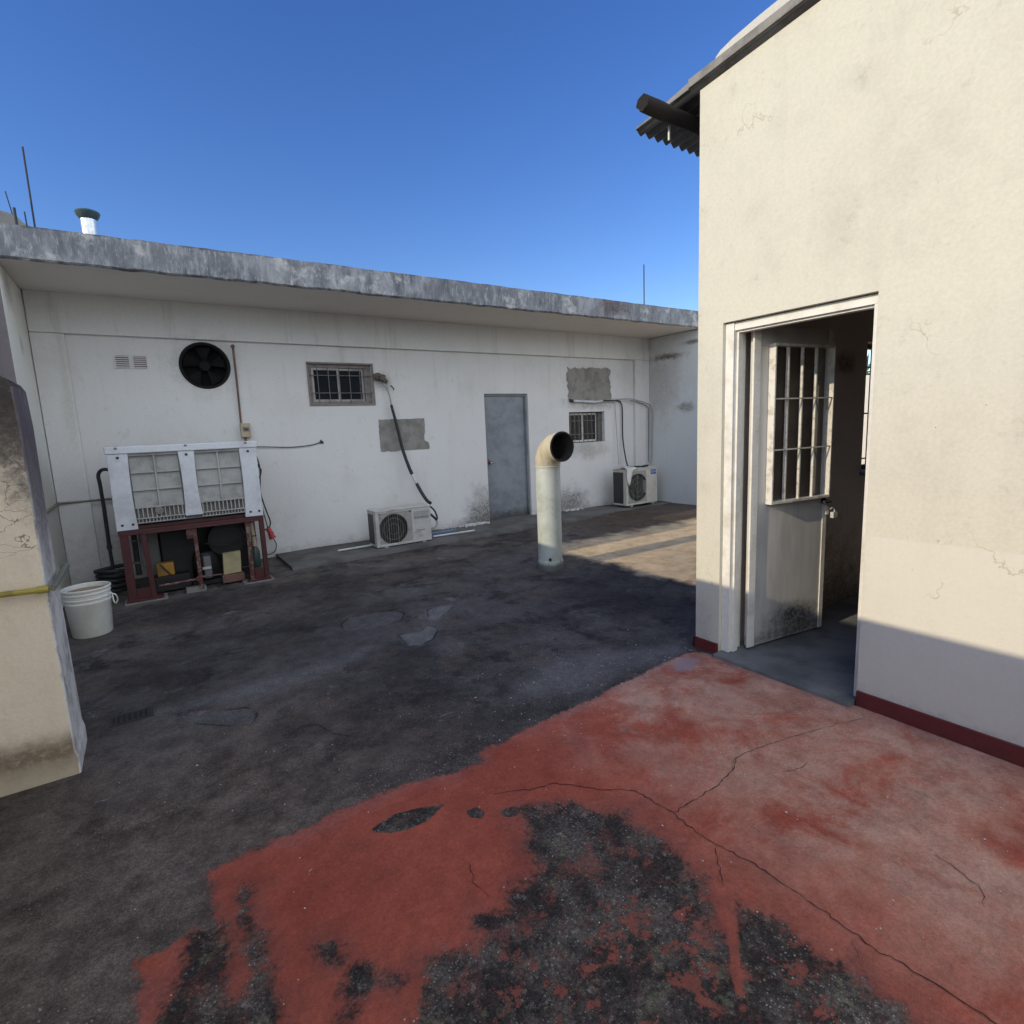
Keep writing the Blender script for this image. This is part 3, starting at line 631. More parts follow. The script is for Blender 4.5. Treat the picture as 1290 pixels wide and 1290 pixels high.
MB().box(7.76, 8.137, 7.34, 7.401, -.1, 2.652).build('pilaster', M_back, BB, bevel=.008)
sl = MB()
def slabprof(x):
    yb = 6.17+jit(x, 1, .002); zt = 3.325+jit(x, 9, .0025); zb = 3.04+jit(x, 9, .004)
    return [(x, 14.2, 3.3), (x, yb+.05, zt), (x, yb+.008, zt-.012), (x, yb+jit(x+7, 7, .004), (zt+zb)/2+.05), (x, yb+jit(x+3, 7, .004), (zt+zb)/2-.05), (x, yb, zb+.02), (x, yb+.02, zb)]
loft_strip(sl, slabprof, -6.4, 8.6, 220)
sl.build('roof_slab', M_fascia, BB, smooth=True, fixn=False)
MB().quad((-6.4, 6.185, 3.05), (8.6, 6.185, 3.05), (8.6, 14.2, 3.08), (-6.4, 14.2, 3.08)).build('soffit', M_soffit, BB, fixn=False)

def irregular(x0, x1, z0, z1, a, n=14):
    P = []
    for (p, q) in (((x0, z0), (x1, z0)), ((x1, z0), (x1, z1)), ((x1, z1), (x0, z1)), ((x0, z1), (x0, z0))):
        for i in range(n): P.append((p[0]+(q[0]-p[0])*i/n+random.gauss(0, a), p[1]+(q[1]-p[1])*i/n+random.gauss(0, a)))
    return P
fnY = lambda u, v, d: (u, d, v)
P1 = irregular(2.78, 3.47, 1.26, 1.70, .0035)
P1 = [(x+(.05 if (x > 3.4 and z < 1.36) else 0)-(.02 if (x > 3.4 and 1.36 <= z < 1.5) else 0), z) for x, z in P1]
MB().prism(P1, fnY, 7.391, 7.41).build('cement_patch', M_patch, BB, fixn=True, label='smaller smooth grey cement patch behind the black hose')
MB().prism(irregular(6.18, 7.17, 1.95, 2.48, .014), fnY, 7.389, 7.41).build('cement_patch', M_patch, BB, label='larger ragged grey cement patch above the barred window')
# louvred vents
for x0 in (-.11, .05):
    vf = MB(); x1 = x0+.135
    vf.box(x0, x1, 7.385, 7.402, 2.32, 2.325).box(x0, x1, 7.385, 7.402, 2.455, 2.46).box(x0, x0+.008, 7.385, 7.402, 2.325, 2.455).box(x1-.008, x1, 7.385, 7.402, 2.325, 2.455)
    for k in range(6): 
        z = 2.328+k*.022; T = lambda a, b_, c: (a, b_, c)
        vf.quad((x0+.008, 7.385, z), (x1-.008, 7.385, z), (x1-.008, 7.400, z+.016), (x0+.008, 7.400, z+.016))
    f = vf.build('air_vent', M_back, BB, fixn=False)
    MB().quad((x0+.005, 7.3985, 2.322), (x1-.005, 7.3985, 2.322), (x1-.005, 7.3985, 2.458), (x0+.005, 7.3985, 2.458)).build('vent_backing', M_conduit, f, fixn=False)
# door
d = MB().box(DR[0]+.03, DR[1]-.03, 7.475, 7.515, .02, DR[3]-.03).build('door', M_bluedoor, BB, bevel=.004)
d['label'] = 'plain blue-grey metal door with soot at its foot'
fr = MB().box(DR[0], DR[0]+.03, 7.44, 7.53, 0, DR[3]).box(DR[1]-.03, DR[1], 7.44, 7.53, 0, DR[3]).box(DR[0]+.03, DR[1]-.03, 7.44, 7.53, DR[3]-.03, DR[3])
fr.build('door_frame', M_bluedoor, BB)
h = MB().tube([(4.60, 7.475, .98), (4.60, 7.44, .98)], .026, 14).tube([(4.60, 7.45, .98), (4.60, 7.43, .98)], .012, 10, m=1).box(4.56, 4.575, 7.468, 7.476, .93, 1.04)
h.build('handle', [M_conduit, M_lock], d, smooth=True)
MB().box(DR[0], DR[1], 7.38, 7.6, -.02, .055).build('threshold', M_kerb, BB, bevel=.01)
# windows
def slider(x0, x1, z0, z1, y, mo, mi, nb, nh, barm, outer=.035, label=None, ybar=None, side=0):
    wf = MB(); t = outer
    wf.box(x0, x1, y, y+.05, z1-t, z1).box(x0, x1, y, y+.05, z0, z0+t*.8).box(x0, x0+t, y, y+.05, z0+t*.8, z1-t).box(x1-t-side, x1, y, y+.05, z0+t*.8, z1-t)
    w_ = wf.build('window', mo, BB, bevel=.003)
    if label: w_['label'] = label
    a, b, c, e = x0+t, x1-t-side, z0+t*.8, z1-t; mid = (a+b)/2
    for q, (p0, p1, yy) in enumerate(((a, mid+.012, y+.012), (mid-.012, b, y+.028))):
        s_ = MB(); q_ = .03
        s_.box(p0, p1, yy, yy+.014, e-q_, e).box(p0, p1, yy, yy+.014, c, c+q_).box(p0, p0+q_, yy, yy+.014, c+q_, e-q_).box(p1-q_, p1, yy, yy+.014, c+q_, e-q_)
        s_.build('sash', mi, w_, bevel=.002)
        MB().box(p0+q_, p1-q_, yy+.004, yy+.01, c+q_, e-q_).build('pane', M_glass, w_)
    br = MB(); yb = ybar if ybar else y-.02
    for i in range(nb):
        x = a+(b-a)*(i+.5)/nb; br.tube([(x, yb, z0+.012), (x, yb, z1-.012)], .0055, 6)
    for i in range(nh):
        z = z0+(z1-z0)*(i+.65)/(nh+.3); br.tube([(x0+.004, yb-.008, z), (x1-.004, yb-.008, z)], .0055, 6)
    br.build('security_bars', barm, w_, smooth=True)
    return w_
slider(*W1, 7.44, M_brownframe, M_alu, 5, 2, M_ironbar, .045, 'larger brown-framed sliding window with thin iron bars', 7.415, .05)
slider(*W2, 7.47, M_darkreveal, M_wframe2, 7, 2, M_ironbar, .02, 'smaller white-framed sliding window with iron bars', 7.455, .085)
fw = MB().box(W1[0]-.02, W1[1]+.02, 7.388, 7.404, W1[3], W1[3]+.02).box(W1[0]-.02, W1[1]+.02, 7.388, 7.404, W1[2]-.02, W1[2]).box(W1[0]-.02, W1[0], 7.388, 7.404, W1[2], W1[3]).box(W1[1], W1[1]+.02, 7.388, 7.404, W1[2], W1[3])
fw.build('window_surround', M_brownframe, BB)

# exhaust fan in the wall
EF = thing('exhaust_fan', (.745, 7.4, 2.12), 'large round black exhaust fan set high in the back wall', 'exhaust fan')
hs = MB(); b = 0
for i in range(48):
    t = 2*math.pi*i/48
    for rr, yy in ((.265, 7.398), (.258, 7.383), (.236, 7.383), (.232, 7.42), (.232, 7.56)): hs.v.append((.745+rr*math.cos(t), yy, 2.37+rr*math.sin(t)))
for i in range(48):
    j = (i+1) % 48
    for q in range(4): hs.f.append((i*5+q, j*5+q, j*5+q+1, i*5+q+1)); hs.m.append(0)
hs.build('housing', M_fanblack, EF, smooth=True)
MB().tube([(.745, 7.585, 2.37), (.745, 7.597, 2.37)], .24, 40).build('blackout_plate', M_fanblack, EF)  # added black plate, keeps light from showing behind the blades
MB().tube([(.745, 7.42, 2.37), (.745, 7.55, 2.37)], .055, 20).build('motor_hub', M_fanblack, EF, smooth=True)
for k in range(5):
    bl = MB(); a0 = k*2*math.pi/5+.3
    for q in range(7):
        rr = .05+.17*q/6
        for s_, (da, yy) in enumerate(((-.26-.1*q/6, 7.45), (.0, 7.475), (.26+.1*q/6, 7.51))):
            bl.v.append((.745+rr*math.cos(a0+da), yy, 2.37+rr*math.sin(a0+da)))
    for q in range(6):
        for s_ in range(2): bl.f.append((q*3+s_, q*3+s_+1, q*3+s_+4, q*3+s_+3)); bl.m.append(0)
    bl.build('blade', M_fanblack, EF, smooth=True, fixn=False)

# ------------------------------------------------------------------ left side walls and pillar
lw = MB().box(-1.6, -.78, 6.19, 7.398, -.2, 3.043)
o = lw.build('side_wall', [M_left, M_bare], None, bevel=.008)
for p in o.data.polygons:
    if p.normal.y < -.9: p.material_index = 1
tag(o, 'white wall return with a dark bare front edge under the left end of the roof slab', 'wall')
o = MB().box(-.95, -.785, 3.475, 6.188, -.2, 1.96).build('garden_wall', M_left, None, bevel=.01)
tag(o, 'low boundary wall running behind the cream pillar towards the back building', 'wall')
o = MB().box(-.86, -.70, -5.5, 3.098, -.2, 1.93).build('parapet_wall', M_pillar, None, bevel=.01)
tag(o, 'boundary wall seen as a sliver left of the cream pillar at the left edge', 'wall')
PL = thing('pillar', (-.56, 3.1, 0), 'cream plastered pillar with mouldy black top and yellow pipe across it at the left edge', 'pillar')
prof = [(-.72, -.1), (-.405, -.1), (-.402, .08), (-.41, .12), (-.412, 1.0), (-.405, 1.6), (-.41, 1.765), (-.425, 1.795), (-.455, 1.815), (-.6, 1.825), (-.72, 1.825)]
pm = MB(); ysl = [3.1, 3.107, 3.2, 3.3, 3.4, 3.455, 3.462]
for iy, y in enumerate(ysl):
    e = .006 if iy in (0, len(ysl)-1) else 0
    for (x, z) in prof: pm.v.append((x-e*(x > -.7), y, z-e*(z > 1)))
k = len(prof)
for i in range(len(ysl)-1):
    for j in range(k):
        j2 = (j+1) % k; pm.f.append((i*k+j, (i+1)*k+j, (i+1)*k+j2, i*k+j2)); pm.m.append(1 if 1 <= j <= 5 else 0)
pm.f.append(tuple(range(k))); pm.m.append(0); pm.f.append(tuple((len(ysl)-1)*k+i for i in range(k))); pm.m.append(0)
pm.build('shaft', [M_pillar, M_pside], PL)
# gas pipe
gp = MB(); 
gp.tube([(-.70, 3.068, .905), (-.42, 3.068, .895)], .0125, 12).tube([(-.44, 3.068, .896), (-.40, 3.068, .895)], .0165, 12)
o1 = gp.build('gas_pipe', M_yellow, None, smooth=True); tag(o1, 'yellow painted gas pipe across the front of the cream pillar', 'pipe')
gp = MB().tube([(-.385, 3.06, .895), (-.385, 3.55, .90)], .012, 12).tube([(-.39, 3.535, .90), (-.385, 3.575, .90)], .017, 12)
o2 = gp.build('pipe_run', M_greenpipe, o1, smooth=True)
gp = MB().tube([(-.765, 3.5, .93), (-.765, 7.31, .93), (-.74, 7.325, .93), (-.2, 7.375, .93)], .012, 10)
o3 = gp.build('wall_pipe', M_greenpipe, None, smooth=True); tag(o3, 'tarnished green-grey pipe along the left wall and corner pilaster behind the bucket', 'pipe')

# ------------------------------------------------------------------ white room building on the right
XW = 2.93
RB = thing('rooftop_room', (4.5, 0, 0), 'tall cream rendered room with an open barred door and red painted skirting on the right', 'building')
rw = MB(); DD = (1.25, 2.075, .03, 2.06)
def ztop(y): return 3.415+(2.25-y)*.09
yy = [-5.5, DD[0], DD[1], 2.25]
for x in (XW, XW+.15):
    for (a, b, z0) in ((-5.5, DD[0], -.1), (DD[0], DD[1], DD[3]), (DD[1], 2.25 if x == XW else 2.1, -.1)):
        rw.quad((x, a, z0), (x, b, z0), (x, b, ztop(b)), (x, a, ztop(a)))
rw.quad((XW, DD[0], -.1), (XW+.15, DD[0], -.1), (XW+.15, DD[0], DD[3]), (XW, DD[0], DD[3]))
rw.quad((XW, DD[1], -.1), (XW+.15, DD[1], -.1), (XW+.15, DD[1], DD[3]), (XW, DD[1], DD[3]))
rw.quad((XW, DD[0], DD[3]), (XW+.15, DD[0], DD[3]), (XW+.15, DD[1], DD[3]), (XW, DD[1], DD[3]))
rw.build('wall', M_cream, RB, fixn=False)
WW = (4.79, 5.65, 1.04, 2.05)
ew = MB(); wall_open(ew, XW, 6.6, -.1, 3.41, [WW], lambda u, v: (u, 2.25, v), lambda u, v: (u, 2.249, v))
ew.build('end_wall', M_cream, RB, fixn=False)
iw = MB(); wall_open(iw, XW+.15, 6.45, -.1, 3.3, [WW], lambda u, v: (u, 2.1, v), lambda u, v: (u, 2.249, v))
iw.quad((6.45, 2.1, -.1), (6.45, -5.4, -.1), (6.45, -5.4, 3.3), (6.45, 2.1, 3.3)).quad((XW+.151, 2.1, 2.95), (6.45, 2.1, 2.95), (6.45, -5.4, 2.95), (XW+.151, -5.4, 2.95)).quad((XW+.151, -2.6, -.1), (6.45, -2.6, -.1), (6.45, -2.6, 3.3), (XW+.151, -2.6, 3.3))
iw.quad((XW+.1512, -2.6, .031), (XW+.1512, DD[0], .031), (XW+.1512, DD[0], 2.95), (XW+.1512, -2.6, 2.95))
iw.build('inner_wall', M_room, RB, fixn=False)
ow = MB().box(6.5, 6.65, -5.5, 2.249, -.1, 3.4).box(XW+.01, 6.5, -5.6, -5.5, -.1, 3.4); ow.build('outer_wall', M_nb, RB)
MB().box(2.865, 6.44, -5.4 if False else DD[0]+.004, DD[1]-.004, -.06, .03).box(XW+.16, 6.44, -2.5, DD[0]+.002, -.06, .0275).build('room_floor', M_roomfloor, RB, bevel=.004)
sk = MB().box(2.918, 2.932, -5.5, DD[0]-.002, -.02, .086).box(2.918, 2.932, DD[1]+.002, 2.262, -.02, .078).box(2.918, 4.2, 2.248, 2.262, -.02, .078)
sk.build('skirting', M_redskirt, RB, bevel=.003)
# window in the far wall of the room
wn = MB(); t = .035; x0, x1, z0, z1 = WW
wn.box(x0, x1, 2.17, 2.21, z1-t, z1).box(x0, x1, 2.17, 2.21, z0, z0+t).box(x0, x0+t, 2.17, 2.21, z0+t, z1-t).box(x1-t, x1, 2.17, 2.21, z0+t, z1-t).box((x0+x1)/2-.02, (x0+x1)/2+.02, 2.17, 2.21, z0+t, z1-t)
wo = wn.build('window', M_brownframe, RB)
br = MB()
for i in range(6): br.tube([(x0+.1+i*.13, 2.225, z0), (x0+.1+i*.13, 2.225, z1)], .006, 6)
for z in (1.12, 1.5, 1.88): br.tube([(x0, 2.235, z), (x1, 2.235, z)], .006, 6)
br.build('security_bars', M_ironbar, wo)
MB().box(x0-.03, x1+.03, 2.05, 2.105, z0-.03, z0-.002).build('sill', M_brownframe, wo)
# door frame
df = MB()
y1 = DD[1]
df.box(2.955, 3.05, y1-.055, y1-.001, .03, 2.055).box(3.05, 3.10, y1-.04, y1-.001, .03, 2.055).box(2.985, 3.03, y1-.068, y1-.055, .03, 2.04)
df.box(2.965, 3.05, DD[0]+.001, y1-.055, 2.01, 2.055).box(3.05, 3.10, DD[0]+.001, y1-.04, 2.025, 2.055).box(2.985, 3.03, DD[0]+.001, y1-.068, 1.998, 2.01)
df.box(2.965, 3.05, DD[0]+.001, DD[0]+.03, .03, 2.01)
df.build('door_frame', M_white_metal, RB, bevel=.002)
# door leaf, open inwards
HX, HY, A_ = 3.098, 1.968, R_(-8.2)
ca, sa = math.cos(A_), math.sin(A_)
def DT(u, d, z): return (HX+u*ca+d*sa*-1*-1*0+u*0-(-d)*0+(d)*(-sa)*-1*-1 if False else HX+u*ca-d*sa, HY+u*sa+d*ca, z)
# u along the leaf, d = depth away from the viewer
lf = MB()
def lb(mb, u0, u1, d0, d1, z0, z1, m=0): mb.box(u0, u1, d0, d1, z0, z1, m, T=DT)
g0, g1, gz0, gz1 = .12, .655, .975, 1.925
lb(lf, 0, .70, 0, .04, .045, gz0); lb(lf, 0, .70, 0, .04, gz1, 2.04); lb(lf, 0, g0, 0, .04, gz0, gz1); lb(lf, g1, .70, 0, .04, gz0, gz1)
leaf = lf.build('door', M_leafm, RB, bevel=.003); leaf['label'] = 'open cream metal door leaf with barred glass upper half'
el = MB(); lb(el, -.03, .028, -.014, -.001, .05, 2.03); lb(el, .66, .70, -.006, 0, .045, 2.04) ; el.build('door_stile', M_white_metal, leaf, bevel=.002)
pg = MB(); lb(pg, g0, g1, .016, .022, gz0, gz1); pg.build('pane', M_doorglass, leaf)
fm = MB(); p = -.048
lb(fm, g0-.010, g0+.003, p, 0, gz0-.012, gz1+.012); lb(fm, g1-.003, g1+.008, p, 0, gz0-.012, gz1+.012); lb(fm, g0+.004, g1-.004, p, 0, gz1-.004, gz1+.012); lb(fm, g0+.004, g1-.004, p, 0, gz0-.012, gz0+.006)
fm.build('grille_frame', M_whitebar, leaf, bevel=.002)
for u in (.245, .375, .505):
    b_ = MB(); lb(b_, u-.005, u+.005, -.036, -.018, gz0, gz1); b_.build('grille_bar', M_whitebar, leaf)
for z in (1.30, 1.61):
    b_ = MB(); lb(b_, g0, g1, -.046, -.038, z-.004, z+.004); b_.build('grille_bar', M_whitebar, leaf)
hn = MB().tube([DT(.665, 0, .935), DT(.665, -.05, .935), DT(.66, -.058, .935), DT(.59, -.06, .937)], .009, 8, m=0).tube([DT(.665, 0, .935), DT(.665, -.008, .935)], .022, 14)
hn.build('handle', M_rust, leaf, smooth=True)
lk = MB(); lb(lk, .675, .70, -.02, .0, .84, .90); lk.build('lock_plate', M_whitebar, leaf)
pk = MB(); lb(pk, .715, .755, -.045, -.022, .815, .855); pk.tube([DT(.70, -.03, .875), DT(.715, -.034, .885), DT(.735, -.034, .875), DT(.74, -.034, .85)], .004, 8, smooth=4)
o = pk.build('padlock', M_lock, None, smooth=False); tag(o, 'pale padlock hanging open on the edge of the barred door', 'padlock')
# roof of the room
fs = MB()
for (a, b) in ((2.262, -5.6),):
    for (x0_, x1_) in ((2.885, 2.905),):
        pass
def rq(mb, x0_, x1_, ya, yb, dz0, dz1, m=0):
    P = [(x, y, ztop(y)+dz) for dz in (dz0, dz1) for y in (ya, yb) for x in (x0_, x1_)]
    b = len(mb.v); mb.v += P
    for f in ((0, 2, 3, 1), (4, 5, 7, 6), (0, 1, 5, 4), (2, 6, 7, 3), (0, 4, 6, 2), (1, 3, 7, 5)): mb.f.append(tuple(b+i for i in f)); mb.m.append(m)
rq(fs, 2.895, 3.1, 2.255, -5.6, .002, .04)
bb_ = len(fs.v); fs.v += [(x, y, ztop(y)+dz) for (y, d0, d1) in ((2.2555, .002, .04), (2.70, .0, .006)) for dz in (d0, d1) for x in (2.897, 3.1)]
for f in ((0, 1, 3, 2), (4, 6, 7, 5), (0, 4, 5, 1), (2, 3, 7, 6), (0, 2, 6, 4), (1, 5, 7, 3)): fs.f.append(tuple(bb_+i for i in f)); fs.m.append(0)
rq(fs, 2.885, 2.895, 2.30, -5.6, -.004, .042); rq(fs, 2.889, 2.897, 2.714, 2.3, -.008, .006)
fs.build('roof_flashing', M_flash, RB, bevel=.003)
cp = MB(); ys_ = [2.17, 2.165, 2.15, 2.12, 2.06, 1.9, 1.4, .9, 0, -2, -5.6]; hs_ = [.0, .035, .06, .08, .092, .10, .105, .1, .1, .1, .1]
for y, h_ in zip(ys_, hs_):
    for x, k_ in ((2.93, .02), (2.935, .75), (2.96, 1), (3.2, 1.05), (3.4, .02)): cp.v.append((x, y, ztop(y)+.04+h_*k_))
for i in range(len(ys_)-1):
    for j in range(4): cp.f.append((i*5+j, (i+1)*5+j, (i+1)*5+j+1, i*5+j+1)); cp.m.append(0)
cp.build('roof_cap', M_cap, RB, smooth=True, fixn=True)
cs = MB(); nxs = 46*8; 
for i in range(nxs+1):
    x = 2.896+i*.0102
    for y in (2.715, 2.4, 2.2, -5.6):
        cs.v.append((x, y, ztop(y)-.018+.014*math.cos(2*math.pi*(x-2.896)/.0816)))
for i in range(nxs):
    for j in range(3): cs.f.append((i*4+j, i*4+j+1, (i+1)*4+j+1, (i+1)*4+j)); cs.m.append(0)
o = cs.build('roof_sheet', M_sheet, RB, smooth=True, fixn=False)
so_ = o.modifiers.new('s', 'SOLIDIFY'); so_.thickness = .002
# close the gap between the sheet and the room walls
MB().box(XW+.16, 6.44, 2.102, 2.247, 3.28, 3.37).build('wall_head', M_cream, RB)
lg = MB(); P = []; rr = []
for i in range(30):
    x = 2.635+i*.13; P.append((x, 2.42+.006*math.sin(i*1.1), 3.318+.006*math.sin(i*.8+1))); rr.append(.041+.004*math.sin(i*2.3)+(.006 if i < 3 else 0)-(.004 if i == 0 else 0))
lg.tube(P, rr, 14)
for q in range(len(lg.v)):
    c_ = P[min(q//14, 29)]; k_ = 1+random.uniform(-.10, .10); lg.v[q] = (lg.v[q][0]+(random.uniform(-.012, .012) if q < 14 else 0), c_[1]+(lg.v[q][1]-c_[1])*k_, c_[2]+(lg.v[q][2]-c_[2])*k_)
lg.build('rafter_log', M_log, RB, smooth=True)
MB().box(3.02, 3.032, 2.55, 2.562, 3.27, 3.37).build('sheet_clip', M_bucket, RB)

# ------------------------------------------------------------------ vent pipe
VP = thing('vent_pipe', (3.50, 4.55, 0), 'fat cream metal vent duct with elbow mouth standing on the terrace floor', 'vent pipe')
vx, vy, vr = 3.50, 4.55, .128
MB().lathe([(vr, .1), (vr, 1.10)], (vx, vy, 0), 40).build('duct', M_vent, VP, smooth=True)
MB().lathe([(vr+.012, -.01), (vr+.014, .0), (vr+.006, .10), (vr+.003, .105), (vr, .105)], (vx, vy, 0), 40).build('collar', M_vent, VP, smooth=True)
MB().lathe([(vr+.0, 1.085), (vr+.006, 1.09), (vr+.006, 1.10), (vr, 1.105)], (vx, vy, 0), 40).build('seam_ring', M_vent, VP, smooth=True)
em = MB(); segs = 5; Rb = .20; rings = []
cz = 1.10
for i in range(segs+1):
    a = (math.pi/2)*i/segs*.98
    c = (vx, vy-Rb+Rb*math.cos(a), cz+Rb*math.sin(a)); ax = (0, -math.sin(a), math.cos(a))
    rings.append(em.ring(c, ax, vr+(.004 if i else 0)+.012*i/segs, 40, (1, 0, 0)))
c_end = (vx, vy-Rb-.045, cz+Rb); rings.append(em.ring(c_end, (0, -1, .02), vr+.020, 40, (1, 0, 0)))
for a, b in zip(rings, rings[1:]):
    for i in range(40): j = (i+1) % 40; em.f.append((a+i, a+j, b+j, b+i)); em.m.append(0)
eo = em.build('elbow', M_vent, VP, smooth=False)
inn = MB(); rings = []
for i in range(-1, segs+1):
    a = (math.pi/2)*max(i, 0)/segs; c = (vx, vy-Rb+Rb*math.cos(a), cz+Rb*math.sin(a)-(.2 if i < 0 else 0)); rings.append(inn.ring(c, (0, -math.sin(a), math.cos(a)), vr-.004, 40, (1, 0, 0)))
rings.append(inn.ring(c_end, (0, -1, 0), vr+.014, 40, (1, 0, 0))); 
for a, b in zip(rings, rings[1:]):
    for i in range(40): j = (i+1) % 40; inn.f.append((a+i, a+j, b+j, b+i)); inn.m.append(0)
inn.f.append(tuple(rings[0]+i for i in range(40))); inn.m.append(0)
inn.build('mouth_lining', M_sooty, VP, smooth=True, fixn=False)
rm = MB(); a = rm.ring(c_end, (0, -1, 0), vr+.024, 40, (1, 0, 0)); b = rm.ring((c_end[0], c_end[1]-.006, c_end[2]), (0, -1, 0), vr+.024, 40, (1, 0, 0)); c = rm.ring((c_end[0], c_end[1]-.006, c_end[2]), (0, -1, 0), vr+.008, 40, (1, 0, 0)); 
for p_, q_ in ((a, b), (b, c)):
    for i in range(40): j = (i+1) % 40; rm.f.append((p_+i, p_+j, q_+j, q_+i)); rm.m.append(0)
rm.build('mouth_rim', M_sooty, VP, smooth=True)
MB().tube([(vx-.085, vy-.105, .13), (vx-.092, vy-.113, .13)], .016, 10).build('bolt', M_black, VP)

# ------------------------------------------------------------------ air conditioner outdoor units
def ac_unit(x0, x1, y0, y1, z0, z1, body, label, fan, r, badge):
    T = thing('ac_unit', ((x0+x1)/2, (y0+y1)/2, z0), label, 'air conditioner', 'air conditioner outdoor units on the back kerb')
    zb = z0+.03; fx = x0+(x1-x0)*.64; cx, cz = fan
    c = MB(); n = 40
    # front plate with round opening
    us = [x0+.02, x1-.004]; 
    b = len(c.v)
    L_, R__, B_, T_ = x0+.045, fx, zb+.03, z1-.045
    for i in range(n):
        t = 2*math.pi*i/n; a, d_ = math.cos(t), math.sin(t)
        k = min(((R__-cx) if a > 0 else (cx-L_))/max(abs(a), 1e-6), ((T_-cz) if d_ > 0 else (cz-B_))/max(abs(d_), 1e-6))
        c.v += [(cx+a*k, y0, cz+d_*k), (cx+a*r, y0, cz+d_*r), (cx+a*(r-.01), y0+.05, cz+d_*(r-.01))]
    for i in range(n):
        j = (i+1) % n; c.f += [(b+3*i, b+3*j, b+3*j+1, b+3*i+1), (b+3*i+1, b+3*j+1, b+3*j+2, b+3*i+2)]; c.m += [1, 2]
    c2 = MB(); 
    c.build('fan_panel', [body, M_acgrill, M_acdark], T, fixn=False)
    p = MB()
    p.box(x0, L_, y0-.006, y1, zb, z1-.02).box(L_, R__, y0-.006, y0+.02, zb, B_).box(L_, R__, y0-.006, y0+.02, T_, z1-.02).box(R__, x1, y0-.006, y1, zb, z1-.02).box(L_, R__, y1-.02, y1, zb, z1-.02).box(L_, R__, y0+.02, y1-.02, zb, zb+.01)
    p.build('casing', body, T, bevel=.006)
    MB().box(x0-.006, x1+.006, y0-.012, y1+.004, z1-.02, z1).build('top_cover', body, T, bevel=.008)
    MB().box(x0-.003, x0+.004, y0+.07, y1-.015, zb+.035, z1-.05).build('condenser_coil', M_coil, T)
    MB().box(L_+.01, R__-.01, y0+.06, y0+.065, B_, T_).build('fan_cavity', M_acdark, T)
    fb = MB()
    for k in range(3):
        a0 = k*2.094+.5
        P = []
        for q in range(9):
            t = a0+q/8*1.35; P.append((cx+r*.88*math.cos(t)*(1 if 0 < q < 8 else .9), cz+r*.88*math.sin(t)*(1 if 0 < q < 8 else .9)))
        P += [(cx+r*.25*math.cos(a0+1.0), cz+r*.25*math.sin(a0+1.0)), (cx+r*.25*math.cos(a0), cz+r*.25*math.sin(a0))]
        fb.prism(P, fnY, y0+.045, y0+.052)
    fb.tube([(cx, y0+.03, cz), (cx, y0+.055, cz)], r*.26, 18)
    fb.build('fan', M_acdark, T)
    gr = MB()
    nb = 17 if r > .2 else 13
    for i in range(nb):
        x = cx-r*.94+i*(2*r*.94)/(nb-1); hh = math.sqrt(max(r*r-(x-cx)**2, 0)); big = i % 4 == 0
        gr.tube([(x, y0+.001, cz-hh), (x, y0-.004, cz), (x, y0+.001, cz+hh)], .0028 if big else .0012, 6)
    for q in (.35, .7, .98):
        gr.tube([(cx+q*r*math.cos(2*math.pi*i/32), y0-.003, cz+q*r*math.sin(2*math.pi*i/32)) for i in range(33)], .0014, 6, cap=False)
    gr.build('fan_grille', M_acgrill, T, smooth=True)
    for xx in (x0+.1, x1-.14):
        MB().box(xx, xx+.05, y0-.012, y1+.01, z0, zb).build('foot', M_acgrill, T)
    return T
AC1 = ac_unit(2.37, 3.14, 6.70, 6.98, .03, .535, M_acbody, 'shorter grey air conditioner unit fed by the black hose', (2.61, .278), .2, None)
pn = MB().box(2.90, 3.115, 6.688, 6.6945, .375, .475); pp = pn.build('label_panel', M_greypanel, AC1)
tx = MB(); x = 2.905
for k, wd_ in enumerate((.014, .012, .014, .010, .014, .013, .012, .014, .010, .013, .012, .012)):
    tx.box(x, x+wd_*.8, 6.6855, 6.6885, .384, .398 if k % 3 else .402); x += .0172
tx.build('maker_name', M_greytxt, pp)
AC1b = MB().box(2.93, 3.05, 6.691, 6.6945, .215, .222).box(2.88, 2.95, 6.691, 6.6945, .19, .193).build('access_seam', M_greytxt, AC1)
for (a, b) in ((2.96, .12), (2.98, .15), (3.0, .1), (2.955, .09), (3.03, .17)): AC1c = None
for _ in range(6):
    a, b = random.uniform(2.9, 3.05), random.uniform(.07, .2); MB().box(a, a+random.uniform(.006, .02), 6.692, 6.6945, b, b+random.uniform(.003, .012)).build('paint_scrape', M_greytxt, AC1)
AC2 = ac_unit(7.0, 7.79, 6.86, 7.19, .03, .70, M_acbody2, 'taller ivory air conditioner unit with a blue badge and cloth in the far corner', (7.29, .365), .25, None)
bd = MB().box(7.62, 7.755, 6.850, 6.8545, .578, .66).build('badge', M_logo, AC2, bevel=.001)
def text_obj(s, size, loc, mat, parent, name):
    cu = bpy.data.curves.new(name, 'FONT'); cu.body = s; cu.size = size; cu.extrude = .0008; cu.align_x = 'CENTER'; cu.align_y = 'CENTER'
    tmp = bpy.data.objects.new('tmp', cu); COL.objects.link(tmp); bpy.context.view_layer.update()
    dg = bpy.context.evaluated_depsgraph_get(); me_ = bpy.data.meshes.new_from_object(tmp.evaluated_get(dg)); bpy.data.objects.remove(tmp)
    o0 = ORG.get(parent.name, (0, 0, 0)); me_.transform(Matrix.Translation(Vector(loc)-Vector(o0)) @ Matrix.Rotation(math.pi/2, 4, 'X'))
    me_.materials.clear(); me_.materials.append(mat)
    o = bpy.data.objects.new(name, me_); COL.objects.link(o); o.parent = parent; ORG[o.name] = o0; return o
text_obj('BGH', .058, (7.69, 6.8485, .62), M_logow, bd, 'badge_lettering')
